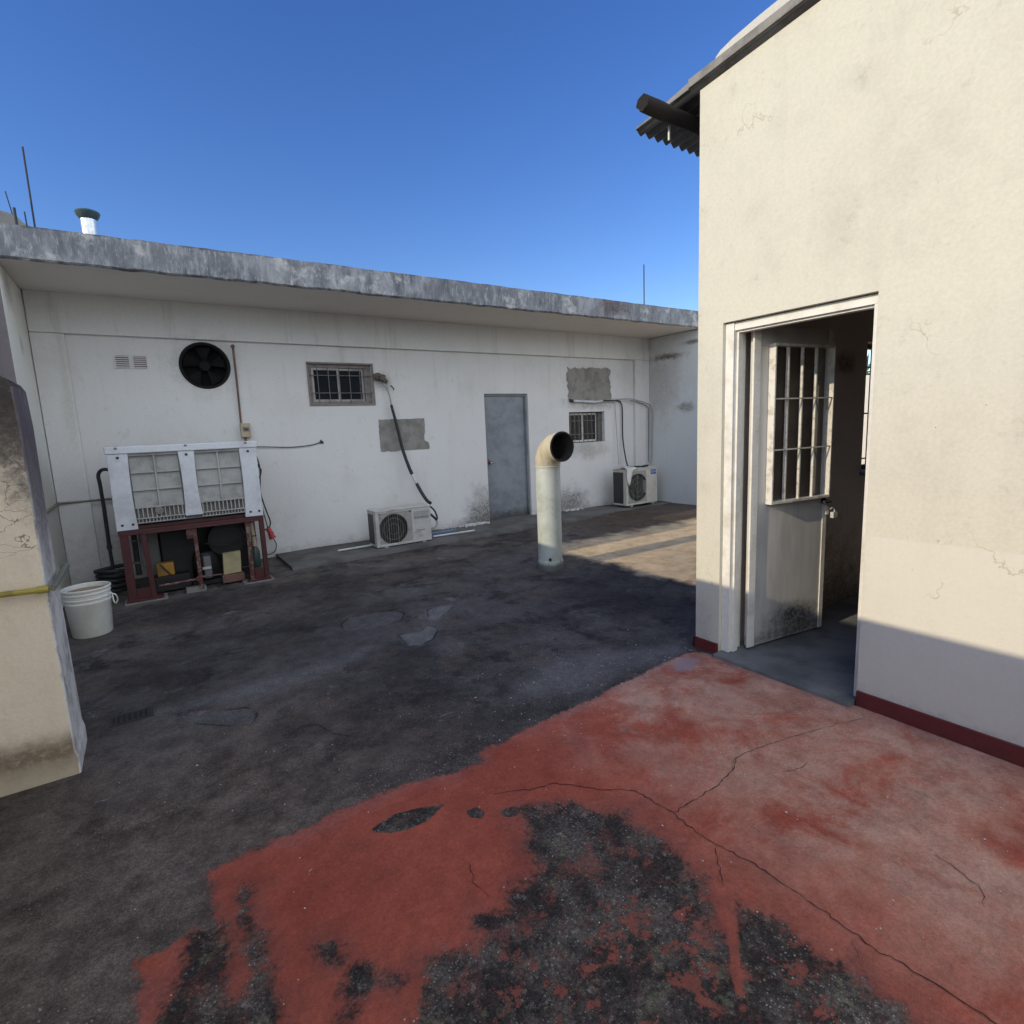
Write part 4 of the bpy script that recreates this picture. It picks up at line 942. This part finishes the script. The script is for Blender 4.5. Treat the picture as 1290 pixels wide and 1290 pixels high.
# cloth on unit 2
cl = MB(); NU, NV = 12, 10
for i in range(NU+1):
    for j in range(NV+1):
        u, v = i/NU, j/NV
        # goes from the top back-left, over the front edge, hanging to a point
        x = 6.985+.30*u; s_ = v*.62
        if s_ < .3: y, z = 7.13-s_, .712+.014*math.sin(u*9+v*4)+.012
        else:
            dep = (s_-.3)*max(.06, 1-abs(u-.22)*1.9); y, z = 6.842+.010*math.sin(u*14)-.012, .715-dep*1.0
            x -= (s_-.3)*.25*(u-.1)
        cl.v.append((x, y, z))
for i in range(NU):
    for j in range(NV): a = i*(NV+1)+j; cl.f.append((a, a+NV+1, a+NV+2, a+1)); cl.m.append(0)
o = cl.build('cloth', M_cloth, None, smooth=True, fixn=False); tag(o, 'crumpled white rag draped over the corner of the ivory air conditioner', 'cloth')
o.modifiers.new('s', 'SOLIDIFY').thickness = .004

# hose, wad, pipes near unit 1
hp = [(2.87, 7.36, 2.22), (2.94, 7.35, 2.05), (2.965, 7.345, 1.87), (3.01, 7.335, 1.64), (3.07, 7.32, 1.28), (3.13, 7.28, 1.02), (3.19, 7.24, .83), (3.24, 7.16, .66), (3.27, 7.06, .55), (3.27, 6.95, .52)]
HB = thing('insulated_hose', (3.1, 7.3, .5), 'black insulated hose sagging down the wall from a hole to the shorter air conditioner', 'hose')
cv = catmull([Vector(p) for p in hp], 8)
def sub(a, b): return cv[int(a*(len(cv)-1)):int(b*(len(cv)-1))+1]
MB().tube(sub(0, .24), .010, 10).build('bare_tube', M_greypanel, HB, smooth=True)
MB().tube(sub(.22, .62), [.018, .02, .022, .024], 12).tube(sub(.70, .995), .024, 12).build('insulation', M_black, HB, smooth=True)
MB().tube(sub(.61, .71), .019, 12).build('tape_wrap', M_pvc, HB, smooth=True)
lp = MB()
lp.tube([(3.14, 6.93, .50), (3.20, 6.86, .50), (3.26, 6.82, .43), (3.285, 6.8, .34), (3.275, 6.8, .30)], .012, 8, smooth=6).tube([(3.15, 6.84, .42), (3.20, 6.81, .38), (3.25, 6.8, .33), (3.275, 6.8, .30)], .016, 8, smooth=6)
lp.build('loop', M_black, HB, smooth=True)
MB().tube([(3.275, 6.8, .30), (3.28, 6.8, .25), (3.25, 6.8, .2), (3.2, 6.8, .18), (3.15, 6.8, .19)], .013, 8, smooth=6).tube([(3.2, 6.79, .19), (3.2, 6.77, .19)], .02, 10).build('valve', M_greypanel, HB, smooth=True)
wd2 = MB()
import itertools
for (c, rr) in (((2.80, 7.36, 2.275), .05), ((2.86, 7.34, 2.26), .045), ((2.90, 7.35, 2.22), .035)):
    b = len(wd2.v); nu, nv = 10, 7
    for i in range(nu):
        for j in range(nv+1):
            t, p_ = 2*math.pi*i/nu, math.pi*j/nv; q = rr*(1+random.uniform(-.18, .18) if 0 < j < nv else 1)
            wd2.v.append((c[0]+q*1.2*math.sin(p_)*math.cos(t), c[1]+q*.8*math.sin(p_)*math.sin(t), c[2]+q*math.cos(p_)))
    for i in range(nu):
        for j in range(nv): k_ = (i+1) % nu; wd2.f.append((b+i*(nv+1)+j, b+k_*(nv+1)+j, b+k_*(nv+1)+j+1, b+i*(nv+1)+j+1)); wd2.m.append(0)
o = wd2.build('foam_wad', M_foam, None, smooth=True); tag(o, 'dark foam wad plugging the hose hole beside the larger window', 'foam plug')
o = MB().tube([(2.98, 7.37, 2.16), (3.0, 7.34, 2.13), (3.02, 7.36, 2.10)], .009, 8).build('pipe_stub', M_black, None, smooth=True); tag(o, 'short black stub poking from the wall right of the foam wad', 'pipe stub')
o = MB().tube([(3.22, 6.83, .07), (3.85, 6.77, .075)], .013, 10).build('pvc_pipe', M_pvc, None, smooth=True); tag(o, 'white pvc pipe on the kerb right of the shorter air conditioner', 'pipe', 'white pipes lying by the shorter air conditioner')
o = MB().tube([(1.92, 6.88, .07), (2.45, 6.9, .07)], .012, 10).build('pvc_pipe', M_pvc, None, smooth=True); tag(o, 'short white pvc pipe end poking out left of the shorter air conditioner', 'pipe', 'white pipes lying by the shorter air conditioner')
o = MB().box(3.2, 3.68, 6.98, 7.06, .052, .085).build('blue_strip', M_pvcblue, None, bevel=.004); tag(o, 'dull blue-grey profile strip on the kerb behind the white pipe', 'strip')
cr = MB()
for _ in range(110):
    x, y = random.gauss(4.15, .13), 7.36-abs(random.gauss(0, .045)); s_ = random.uniform(.006, .022); z = .05
    cr.box(x-s_, x+s_, y-s_*.7, y+s_*.7, z-.004, z+s_*random.uniform(.4, 1.4))
for _ in range(40):
    x, y = random.uniform(3.6, 4.3), 7.37-abs(random.gauss(0, .02)); s_ = random.uniform(.005, .012); cr.box(x-s_, x+s_, y-s_*.7, y+s_*.7, .045, .05+s_)
for _ in range(40):
    x, y = random.gauss(6.15, .12), 7.37-abs(random.gauss(0, .03)); s_ = random.uniform(.005, .016); cr.box(x-s_, x+s_, y-s_*.7, y+s_*.7, .03, .045+s_)
o = cr.build('plaster_crumbs', M_crumb); o['kind'] = 'stuff'
# refrigerant lines near unit 2
RL = thing('refrigerant_lines', (7.4, 7.37, .7), 'thin pipes bending from the wall above the smaller window down to the ivory air conditioner', 'pipes')
MB().tube([(6.23, 7.375, 1.925), (6.5, 7.37, 1.915), (6.75, 7.37, 1.90), (6.95, 7.37, 1.915)], .022, 10).build('white_sleeve', M_pvc, RL, smooth=True)
MB().tube([(6.2, 7.37, 1.93), (6.26, 7.365, 1.925)], .026, 10).build('sleeve_mouth', M_black, RL, smooth=True)
MB().tube([(6.9, 7.37, 1.92), (7.3, 7.37, 1.925), (7.40, 7.365, 1.88), (7.43, 7.36, 1.75), (7.43, 7.35, 1.2), (7.43, 7.25, .75), (7.42, 7.15, .72)], .012, 8, smooth=6).build('dark_line', M_black, RL, smooth=True)
MB().tube([(6.9, 7.38, 1.90), (7.2, 7.375, 1.90), (7.26, 7.375, 1.87), (7.265, 7.37, 1.75), (7.26, 7.3, .76)], .006, 8, smooth=6).build('thin_line', M_greypanel, RL, smooth=True)
MB().tube([(7.2, 7.36, 1.935), (7.55, 7.33, 1.95), (7.75, 7.30, 1.92), (8.05, 7.28, 1.84), (8.11, 7.26, 1.70), (8.115, 7.27, 1.2), (8.10, 7.28, .75), (7.75, 7.15, .72)], .010, 8, smooth=6).build('corner_line', M_greypanel, RL, smooth=True)
MB().tube([(7.6, 7.32, 1.92), (7.8, 7.30, 1.88), (8.02, 7.30, 1.80), (8.06, 7.30, 1.65), (8.05, 7.30, .75)], .008, 8, smooth=6).build('corner_line', M_paleplastic, RL, smooth=True)
o = MB().tube([(7.55, 6.98, .715), (7.75, 7.05, .72)], .02, 6).box(7.3, 7.62, 7.05, 7.15, .702, .722).build('black_tray', M_black); tag(o, 'flat black strip lying on top of the ivory air conditioner', 'strip')

# electrics by the fan
o = MB().tube([(1.055, 7.375, 2.59), (1.055, 7.378, 2.2), (1.05, 7.378, 1.70)], .011, 8).tube([(1.055, 7.40, 2.6), (1.055, 7.36, 2.6)], .02, 8).build('conduit', M_conduit, None, smooth=True); tag(o, 'rusty conduit running down the wall right of the round fan', 'conduit')
EB = thing('switch_box', (1.09, 7.36, 1.52), 'small yellowed electrical box on the wall at the foot of the rusty conduit', 'switch box')
MB().box(1.035, 1.14, 7.325, 7.40, 1.53, 1.70).build('body', M_ebox, EB, bevel=.006)
MB().box(1.055, 1.125, 7.321, 7.3255, 1.60, 1.655).build('breaker_window', M_brownframe, EB)
MB().box(1.075, 1.11, 7.315, 7.321, 1.615, 1.635).build('switch', M_black, EB)
MB().tube([(1.075, 7.36, 1.53), (1.08, 7.36, 1.49)], .014, 8).build('gland', M_conduit, EB)
o = MB().tube([(1.05, 7.36, 1.42), (1.3, 7.375, 1.405), (1.6, 7.38, 1.385), (1.85, 7.385, 1.40), (1.97, 7.39, 1.43)], .0055, 6, smooth=6).tube([(1.96, 7.39, 1.43), (2.0, 7.385, 1.43)], .016, 8).tube([(1.97, 7.385, 1.46), (2.0, 7.385, 1.41)], .008, 6).build('cable', M_black, None, smooth=True); tag(o, 'thin black cable strung along the wall right of the white panelled cooler', 'cable')
PC = thing('power_cable', (1.2, 7.3, .1), 'black cable with a red plug hanging beside the cooler stand', 'cable')
MB().tube([(1.12, 7.3, 1.42), (1.165, 7.3, 1.3), (1.19, 7.3, 1.15), (1.175, 7.3, .98), (1.165, 7.3, .85), (1.20, 7.28, .65), (1.235, 7.27, .49), (1.215, 7.27, .42), (1.16, 7.27, .39)], .008, 8, smooth=6).tube([(1.12, 7.3, 1.3), (1.18, 7.3, 1.17), (1.2, 7.3, 1.12), (1.17, 7.3, 1.02)], .009, 6, smooth=5).tube([(1.15, 7.29, .75), (1.18, 7.28, .55), (1.2, 7.27, .41)], .006, 6, smooth=5).build('upper_cable', M_black, PC, smooth=True)
MB().tube([(1.20, 7.27, .41), (1.225, 7.27, .35)], .030, 12).tube([(1.225, 7.27, .35), (1.24, 7.27, .28)], .035, 12).tube([(1.24, 7.27, .29), (1.245, 7.27, .275)], .042, 12).build('plug', M_redplug, PC, smooth=True)
MB().tube([(1.245, 7.27, .28), (1.275, 7.27, .2), (1.26, 7.27, .12), (1.2, 7.27, .08), (1.1, 7.27, .09)], .006, 8, smooth=6).build('lower_cable', M_black, PC, smooth=True)

# ------------------------------------------------------------------ cooler on a red stand
CU = thing('cooler_unit', (.37, 6.6, .69), 'white plastic framed cooler cabinet with grey gridded panels on the red steel stand', 'cooler')
Y0 = 6.25
MB().box(-.272, 1.012, Y0-.012, 6.9, 1.42, 1.487).build('top_rail', M_plastic, CU, bevel=.008)
for (a, b, c, d_, zb) in ((-.262, -.098, -.268, -.098, .705), (.30, .44, .298, .45, .785), (.84, 1.002, .83, 1.003, .705)):
    lg_ = MB(); 
    n = 8
    for i in range(n+1):
        t = i/n; z = 1.42+(zb-1.42)*t; w0, w1 = a+(c-a)*t, b+(d_-b)*t
        pin = .018*math.sin(math.pi*t)   # waisted inner edges
        lg_.v += [(w0+(pin if a > 0 else 0)*.6, Y0-.004, z), (w1-pin*(1 if b < .9 else 0)*.6, Y0-.004, z), (w1-pin*(1 if b < .9 else 0)*.6, Y0+.08, z), (w0+(pin if a > 0 else 0)*.6, Y0+.08, z)]
    for i in range(n):
        for q in range(4): r_ = (q+1) % 4; lg_.f.append((i*4+q, i*4+r_, (i+1)*4+r_, (i+1)*4+q)); lg_.m.append(0)
    lg_.f += [(0, 1, 2, 3), (n*4, n*4+1, n*4+2, n*4+3)]; lg_.m += [0, 0]
    L_o = lg_.build('corner_post' if a < 0 or a > .8 else 'centre_post', M_plastic, CU, bevel=.006)
    cx = (a+b)/2
    H = [(cx, 1.385, .013)]
    if zb < .75: H += [(cx-.038, .757, .012), (cx+.045, .757, .012)]
    for (x, z, r_) in H: MB().tube([(x, Y0-.0065, z), (x, Y0-.0045, z)], r_, 14).build('bolt_hole', M_black, L_o)
for x in (-.185, .372, .905): MB().box(x-.012, x+.012, Y0-.0145, Y0-.0125, 1.462, 1.482).build('rail_notch', M_greytxt, CU)
for (a, b) in ((-.098, .30), (.44, .84)):
    MB().box(a, b, Y0+.045, Y0+.055, .90, 1.42).build('side_panel', M_plastic2, CU)
    rb = MB(); mid = (a+b)/2
    rb.box(mid-.008, mid+.008, Y0+.022, Y0+.045, .88, 1.41)
    for z in (1.235, 1.07): rb.box(a, mid-.008, Y0+.025, Y0+.045, z-.005, z+.005).box(mid+.008, b, Y0+.025, Y0+.045, z-.005, z+.005)
    rb.box(a, b, Y0+.015, Y0+.045, 1.395, 1.42)
    rb.build('panel_ribs', M_plastic2, CU, bevel=.002)
    gg = MB()
    for i in range(11): x = a+(b-a)*(i+.5)/11; gg.box(x-.005, x+.005, Y0+.01, Y0+.035, .80, .915)
    for i in range(14): x = a+(b-a)*(i+.5)/14; gg.box(x-.004, x+.004, Y0+.012, Y0+.03, .765, .797)
    gg.box(a, b, Y0+.006, Y0+.04, .90, .912).box(a, b, Y0+.004, Y0+.04, .797, .806).box(a, b, Y0+.01, Y0+.04, .758, .766)
    gg.build('lower_grid', M_plastic2, CU)
    MB().box(a, b, Y0+.045, Y0+.05, .76, .90).build('grid_backing', M_brownframe, CU)
MB().tube([(.10-.03+.02, Y0+.012, .865), (.09, Y0+.004, .865)], .035, 18).build('round_knob', M_brownframe, CU, smooth=True)
MB().box(-.255, 1.0, Y0+.08, 6.88, .74, 1.418).build('inner_tank', M_plastic2, CU, bevel=.01)
ST = thing('steel_stand', (.37, 6.5, 0), 'red painted angle-steel stand with scuffed legs carrying the white cooler', 'stand')
MB().box(-.262, 1.0, Y0+.0, Y0+.05, .655, .70).box(-.262, 1.0, 6.84, 6.89, .655, .70).box(-.262, -.22, Y0+.05, 6.84, .66, .70).box(.96, 1.0, Y0+.05, 6.84, .66, .70).box(-.05, .95, Y0-.01, Y0+.0, .652, .668).box(-.22, .96, Y0+.05, 6.84, .70, .735).build('top_frame', M_redsteel, ST, bevel=.003)
MB().box(.03, .93, 6.86, 6.868, .06, .65).build('shade_sheet', M_compr, ST)  # added black sheet standing in for the shade under the cooler
def leg(x0_, x1_, y, z0, m, lean=0):
    a = MB()
    for (p0, p1, q0, q1) in ((x0_, x1_, y, y+.006), (x0_, x0_+.006, y+.006, y+.05)):
        b = len(a.v); a.v += [(p0+lean, q0, z0), (p1+lean, q0, z0), (p1+lean, q1, z0), (p0+lean, q1, z0), (p0, q0, .655), (p1, q0, .655), (p1, q1, .655), (p0, q1, .655)]
        for f in ((0, 1, 2, 3), (4, 7, 6, 5), (0, 4, 5, 1), (1, 5, 6, 2), (2, 6, 7, 3), (3, 7, 4, 0)): a.f.append(tuple(b+i for i in f)); a.m.append(0)
    a.build('leg', m, ST, bevel=.002)
leg(-.255, -.185, Y0+.005, .03, M_redsteel); leg(-.09, -.045, Y0+.005, .03, M_redsteel, .02); leg(.34, .375, Y0+.005, .03, M_redrust)
leg(.82, .86, Y0+.005, .03, M_redrust, -.006); leg(.955, 1.0, Y0+.005, .03, M_redsteel); leg(-.255, -.2, 6.8, 0, M_redsteel); leg(.93, .99, 6.8, 0, M_redsteel)
MB().box(-.27, .03, Y0-.02, Y0+.12, .012, .035).box(-.185, -.07, Y0+.02, Y0+.03, .035, .13).build('base_plate', M_redsteel, ST, bevel=.003)
MB().box(.79, 1.01, Y0-.01, Y0+.12, .012, .035).box(.86, .955, Y0+.02, Y0+.03, .035, .15).build('base_plate', M_redsteel, ST, bevel=.003)
MB().tube([(.0, Y0+.02, .125), (.37, Y0+.015, .135)], .013, 8).tube([(.37, Y0+.015, .15), (.55, Y0+.03, .14)], .01, 8).tube([(.345, Y0, .135), (.345, Y0+.03, .135)], .028, 8).build('foot_rail', M_redrust, ST, smooth=True)
MB().box(.285, .34, Y0+.002, Y0+.008, .555, .652).build('bracket', M_redsteel, ST)
MB().tube([(.31, Y0-.002, .61), (.31, Y0+.01, .61)], .03, 12).build('pulley', M_redrust, ST)
for (a, b, y0_, y1_, lab) in ((-.29, .06, 6.2, 6.42, 'long flat cement slab under the left feet of the red stand'), (.74, 1.04, 6.22, 6.44, 'short flat cement slab under the right feet of the red stand')):
    o = MB().box(a, b, y0_, y1_, -.01, .0115).build('cement_slab', M_conc, None, bevel=.004); tag(o, lab, 'slab', 'cement slabs under the stand')
o = MB().box(.22, .40, 6.27, 6.36, -.01, .05).build('cement_block', M_conc, None, bevel=.006); tag(o, 'small cement block under the middle of the red stand', 'block')
# machinery below
CM = thing('compressor', (.62, 6.62, 0), 'black oily compressor and fan shroud under the right half of the stand', 'compressor')
def cylY(mb, cx, cz, y0_, y1_, r_, n=28, m=0): mb.tube([(cx, y0_, cz), (cx, y1_, cz)], r_, n, m=m)
m_ = MB(); cylY(m_, .66, .46, 6.52, 6.72, .17); m_.build('fan_shroud', M_compr, CM, smooth=True)
m_ = MB(); m_.tube([(.66+.175*math.cos(2*math.pi*i/32), 6.515, .46+.175*math.sin(2*math.pi*i/32)) for i in range(33)], .008, 6, cap=False); m_.build('shroud_rim', M_compr, CM, smooth=True)
m_ = MB(); m_.lathe([(0, .05), (.11, .05), (.125, .08), (.125, .26), (.1, .33), (.04, .36), (0, .36)], (.44, 6.58, .02), 24); m_.build('motor_body', M_compr, CM, smooth=True)
MB().box(.3, .9, 6.46, 6.82, .02, .06).build('base_tray', M_compr, CM)
MB().tube([(.4, 6.55, .36), (.45, 6.45, .45), (.6, 6.42, .41), (.78, 6.44, .44), (.88, 6.5, .52)], .011, 8, smooth=6).build('copper_tube', M_compr, CM, smooth=True)
MB().box(.405, .475, 6.37, 6.43, .10, .33).build('pale_housing', M_paleplastic, CM, bevel=.01)
MB().box(.39, .47, 6.355, 6.369, .20, .225).build('pale_clip', M_acbody, CM)
BXp = thing('dark_cabinet', (.2, 6.75, 0), 'dark metal cabinet standing in the middle under the stand', 'cabinet')
MB().box(.06, .40, 6.62, 6.80, .0, .60).build('body', M_compr, BXp, bevel=.01)
MB().box(-.12, .05, 6.70, 6.80, .25, .60).build('side_box', M_greytxt, BXp, bevel=.01)
MB().tube([(-.07, 6.55, .53), (-.07, 6.71, .53)], .03, 14).build('dial', M_paleplastic, BXp, smooth=True)
MB().tube([(-.07, 6.545, .53), (-.07, 6.551, .53)], .022, 14).build('dial_face', M_black, BXp, smooth=True)
o = MB().tube([(-.15, 6.5, .22), (-.15, 6.5, .62)], .025, 12).tube([(-.15, 6.5, .34), (-.15, 6.5, .355)], .04, 12, m=1).tube([(-.15, 6.5, .56), (-.15, 6.5, .57)], .035, 12, m=1).build('filter_cartridge', [M_compr, M_paleplastic], None, smooth=True); tag(o, 'dark filter cylinder with two pale rings between the left legs of the stand', 'filter')
YBX = thing('amber_box', (.075, 6.5, .17), 'translucent amber yellow box with a black strap under the left half of the stand', 'box')
MB().box(.0, .15, 6.46, 6.58, .175, .305).build('body', M_yellowbox, YBX, bevel=.008)
MB().prism([(.02, .305), (.04, .305), (.12, .18), (.10, .18)], fnY, 6.452, 6.459).build('strap', M_black, YBX)
o = MB().box(-.03, .28, 6.45, 6.62, .02, .172).build('metal_tray', M_compr, None, bevel=.006); tag(o, 'black metal box carrying the amber box', 'box')
def CT(u, d, z): a = R_(4); return (.665+u*math.cos(a)-z*math.sin(R_(-3)), 6.40+d, .105+z*math.cos(R_(3))+u*.03)
o = MB().box(-.085, .085, 0, .07, 0, .225, T=CT).build('cardboard_box', M_cardboard, None, bevel=.004); tag(o, 'pale cream cardboard box leaning under the right half of the stand', 'box')
MB().box(-.05, .05, -.003, -.0005, .06, .12, T=CT)
o = MB().box(.56, .77, 6.36, 6.50, .02, .10).build('wood_block', M_conduit, None, bevel=.005); tag(o, 'brown wooden block under the cream cardboard box', 'block')
GC = thing('green_canister', (.905, 6.4, .12), 'dark green cylinder canister with yellow top between the right legs of the stand', 'canister')
MB().lathe([(0, .0), (.04, .0), (.045, .02), (.045, .17), (.03, .21), (.012, .23), (0, .23)], (.91, 6.42, .13), 20).build('tank', M_greencyl, GC, smooth=True)
MB().tube([(.91, 6.42, .36), (.905, 6.42, .46), (.895, 6.42, .62)], .022, 10).build('upper_tube', M_ebox, GC, smooth=True)
MB().tube([(.91, 6.42, .47), (.91, 6.42, .48)], .03, 10).build('clamp', M_black, GC, smooth=True)
o = MB().tube([(-.27, 6.9, 1.26), (-.34, 6.98, 1.262), (-.38, 7.0, 1.21), (-.378, 7.0, 1.1), (-.375, 7.0, .85)], .017, 10, smooth=6).tube([(-.375, 7.0, .86), (-.38, 7.0, .47)], .018, 10).tube([(-.38, 7.0, .48), (-.38, 7.0, .44)], .024, 10).tube([(-.38, 7.0, .46), (-.375, 7.0, .0)], .016, 10).build('drain_hose', M_black, None, smooth=True); tag(o, 'black hose bending down the left side of the white cooler', 'hose')
hq = MB()
for k in range(5):
    r_ = .13+.015*math.sin(k*2); z = .03+k*.05
    hq.tube([(-.42+r_*math.cos(t*.5)+.01*k, 6.95+r_*.9*math.sin(t*.5), z+.01*math.sin(t)) for t in range(13)], .022, 8)
o = hq.build('coiled_hose', M_black, None, smooth=True); tag(o, 'dark coiled hose heap on the floor behind the bucket left of the stand', 'hose')

# ------------------------------------------------------------------ bucket
BK = thing('bucket', (-.49, 5.45, 0), 'white plastic pail with ridged rim standing on the floor by the left wall', 'bucket')
bx, by = -.487, 5.46
MB().lathe([(0, .005), (.128, .005), (.134, .012), (.150, .27), (.154, .275), (.154, .285), (.151, .288), (.152, .305), (.158, .31), (.158, .318), (.153, .322), (.154, .345), (.160, .35), (.160, .358), (.155, .362), (.156, .378), (.164, .382), (.164, .392), (.158, .396), (.153, .392), (.15, .36)], (bx, by, 0), 40).build('body', M_bucket, BK, smooth=True)
MB().lathe([(.153, .388), (.148, .30), (.132, .03), (0, .028)], (bx, by, 0), 40).build('inside', M_bucketin, BK, smooth=True, fixn=False)
a_ = R_(-25)
MB().tube([(bx+.158*math.cos(a_), by+.158*math.sin(a_), .33), (bx+.185, by-.09, .315), (bx+.195, by-.075, .27), (bx+.18, by-.06, .235), (bx+.165, by-.02, .25), (bx+.16, by+.03, .30)], .005, 8, smooth=6).build('handle', M_bucket, BK, smooth=True)
# drain grate
DG = thing('floor_drain', (-.21, 3.58, 0), 'small dark iron drain grate sunk in the floor right of the cream pillar', 'drain')
gt = MB(); A0 = R_(0)
gt.box(-.315, -.11, 3.515, 3.53, -.02, .010).box(-.315, -.11, 3.63, 3.645, -.02, .010).box(-.315, -.30, 3.53, 3.63, -.02, .010).box(-.125, -.11, 3.53, 3.63, -.02, .010)
for i in range(7): x = -.29+i*.0255; gt.box(x, x+.009, 3.53, 3.63, -.01, .008)
gt.build('grate', M_grate, DG)
MB().box(-.30, -.125, 3.53, 3.63, -.01, .0068).build('pit', M_sooty, DG)

# ------------------------------------------------------------------ things on the roof
FL = thing('roof_flue', (-.19, 9, 3.3), 'short shiny metal flue with a dark cowl on the roof slab', 'flue')
MB().lathe([(.088, 0), (.088, 1.02)], (-.19, 9, 3.3), 28).build('tube', M_galv, FL, smooth=True)
MB().lathe([(0, 1.13), (.06, 1.125), (.125, 1.10), (.133, 1.085), (.12, 1.05), (.092, 1.01), (.085, 1.0)], (-.19, 9, 3.3), 28).build('cowl', M_cowl, FL, smooth=True)
def rod(p0, p1, r_, lab):
    o = MB().tube([p0, p1], r_, 8).build('metal_rod', M_rust, None); tag(o, lab, 'rod', 'thin rods standing on the roof')
rod((-.73, 9, 3.3), (-.72, 9, 5.03), .010, 'tallest thin rod standing on the roof left of the flue')
rod((-.895, 9, 3.3), (-.89, 9, 4.33), .014, 'short rod at the far left of the roof with a forked tip')
rod((-.79, 9, 3.3), (-.80, 9, 4.30), .007, 'shortest rod just left of the tallest one on the roof')
rod((-.915, 9, 4.25), (-.945, 9, 4.50), .006, 'thin bent tip above the far left short rod')
rod((9.05, 8.3, 3.3), (9.05, 8.3, 4.72), .011, 'lone thin antenna rod at the right end of the roof')
rb = MB(); P = [(-2.2, 3.28), (-2.2, 4.38), (-1.3, 4.42), (-.93, 4.36), (-.86, 4.27), (-.76, 4.22), (-.68, 4.16), (-.6, 4.02), (-.5, 3.28)]
rb.prism(P, fnY, 9.3, 9.9); o = rb.build('broken_parapet', M_conc, None, bevel=.03); tag(o, 'broken concrete parapet lump on the roof at the far left', 'parapet')
o = MB().lathe([(0, .07), (.12, .06), (.2, .02), (.22, 0)], (2.72, 6.5, 3.318), 16).build('roof_lump', M_conc, None, smooth=True); tag(o, 'low cement lump on the roof edge above the larger window', 'lump')

# ------------------------------------------------------------------ beyond
o = MB().box(9.6, 9.8, -6, 6.6, -4, 2.09).build('neighbour_wall', M_nb, None, bevel=.01); tag(o, 'pale sunlit wall seen through the room window beyond the open door', 'wall')
TR = thing('tree', (14, 6.2, -4), 'green tree seen over the pale wall through the room window', 'tree')
MB().tube([(14, 6.2, -4), (14.1, 6.2, -1), (14, 6.3, 1.5), (14.1, 6.2, 2.8)], [.22, .18, .13, .05], 10).tube([(14, 6.3, .8), (14.8, 6.6, 2.2)], [.09, .03], 8).tube([(14, 6.3, 1.0), (13.3, 5.9, 2.2)], [.09, .03], 8).build('trunk', M_bark, TR, smooth=True)
cw = MB(); rg = random.Random(3)
for _ in range(2600):
    th, ph = rg.uniform(0, 2*math.pi), math.acos(rg.uniform(-1, 1)); q = rg.uniform(.35, 1)**.5
    cl_ = rg.choice([(0, 0, 0, 1), (.9, .4, -.2, .7), (-.8, -.3, -.1, .7), (.1, .9, -.3, .7), (0, -.9, -.2, .7)])
    c = Vector((14+cl_[0]+1.0*cl_[3]*q*math.sin(ph)*math.cos(th), 6.2+cl_[1]+1.0*cl_[3]*q*math.sin(ph)*math.sin(th), 2.15+cl_[2]+.75*cl_[3]*q*math.cos(ph)))
    u = Vector((rg.gauss(0, 1), rg.gauss(0, 1), rg.gauss(0, .6))).normalized(); v = u.orthogonal().normalized(); s_ = rg.uniform(.04, .09)
    cw.quad(c-u*s_, c+v*s_*.45, c+u*s_, c-v*s_*.45)
cw.build('crown', M_leafg, TR, fixn=False)
# neighbouring block left of the terrace, outside the picture
o = MB().box(-6.5, -.96, 5.25, 6.18, -4, 3.03).box(-6.5, -1.61, 6.18, 7.39, -4, 3.03).build('neighbour_block', M_bare, None, bevel=.01); tag(o, 'bare stucco block beyond the left boundary wall, outside the picture', 'building')

# ------------------------------------------------------------------ litter on the floor
lt = MB(); rg = random.Random(11)
for _ in range(420):
    if rg.random() < .6: x, y = rg.uniform(-.3, 2.8), rg.uniform(.3, 3.2)
    else: x, y = rg.gauss(1.9, .5), rg.gauss(2.3, .3)
    if x > 2.88 or x < -.38: continue
    s_ = rg.uniform(.001, .0034)*(1.6 if rg.random() < .1 else 1); z = fz(x, y)+.004; a = rg.uniform(0, 3); ca_, sa_ = math.cos(a)*s_, math.sin(a)*s_
    P = [(x+ca_*1.4, y+sa_*1.4), (x-sa_, y+ca_), (x-ca_, y-sa_), (x+sa_*.8, y-ca_*.8)]
    b = len(lt.v); lt.v += [(p[0], p[1], z) for p in P]+[(x, y, z+s_*.8)]
    for i in range(4): lt.f.append((b+i, b+(i+1) % 4, b+4)); lt.m.append(0)
o = lt.build('paint_chips', M_crumb); o['kind'] = 'stuff'
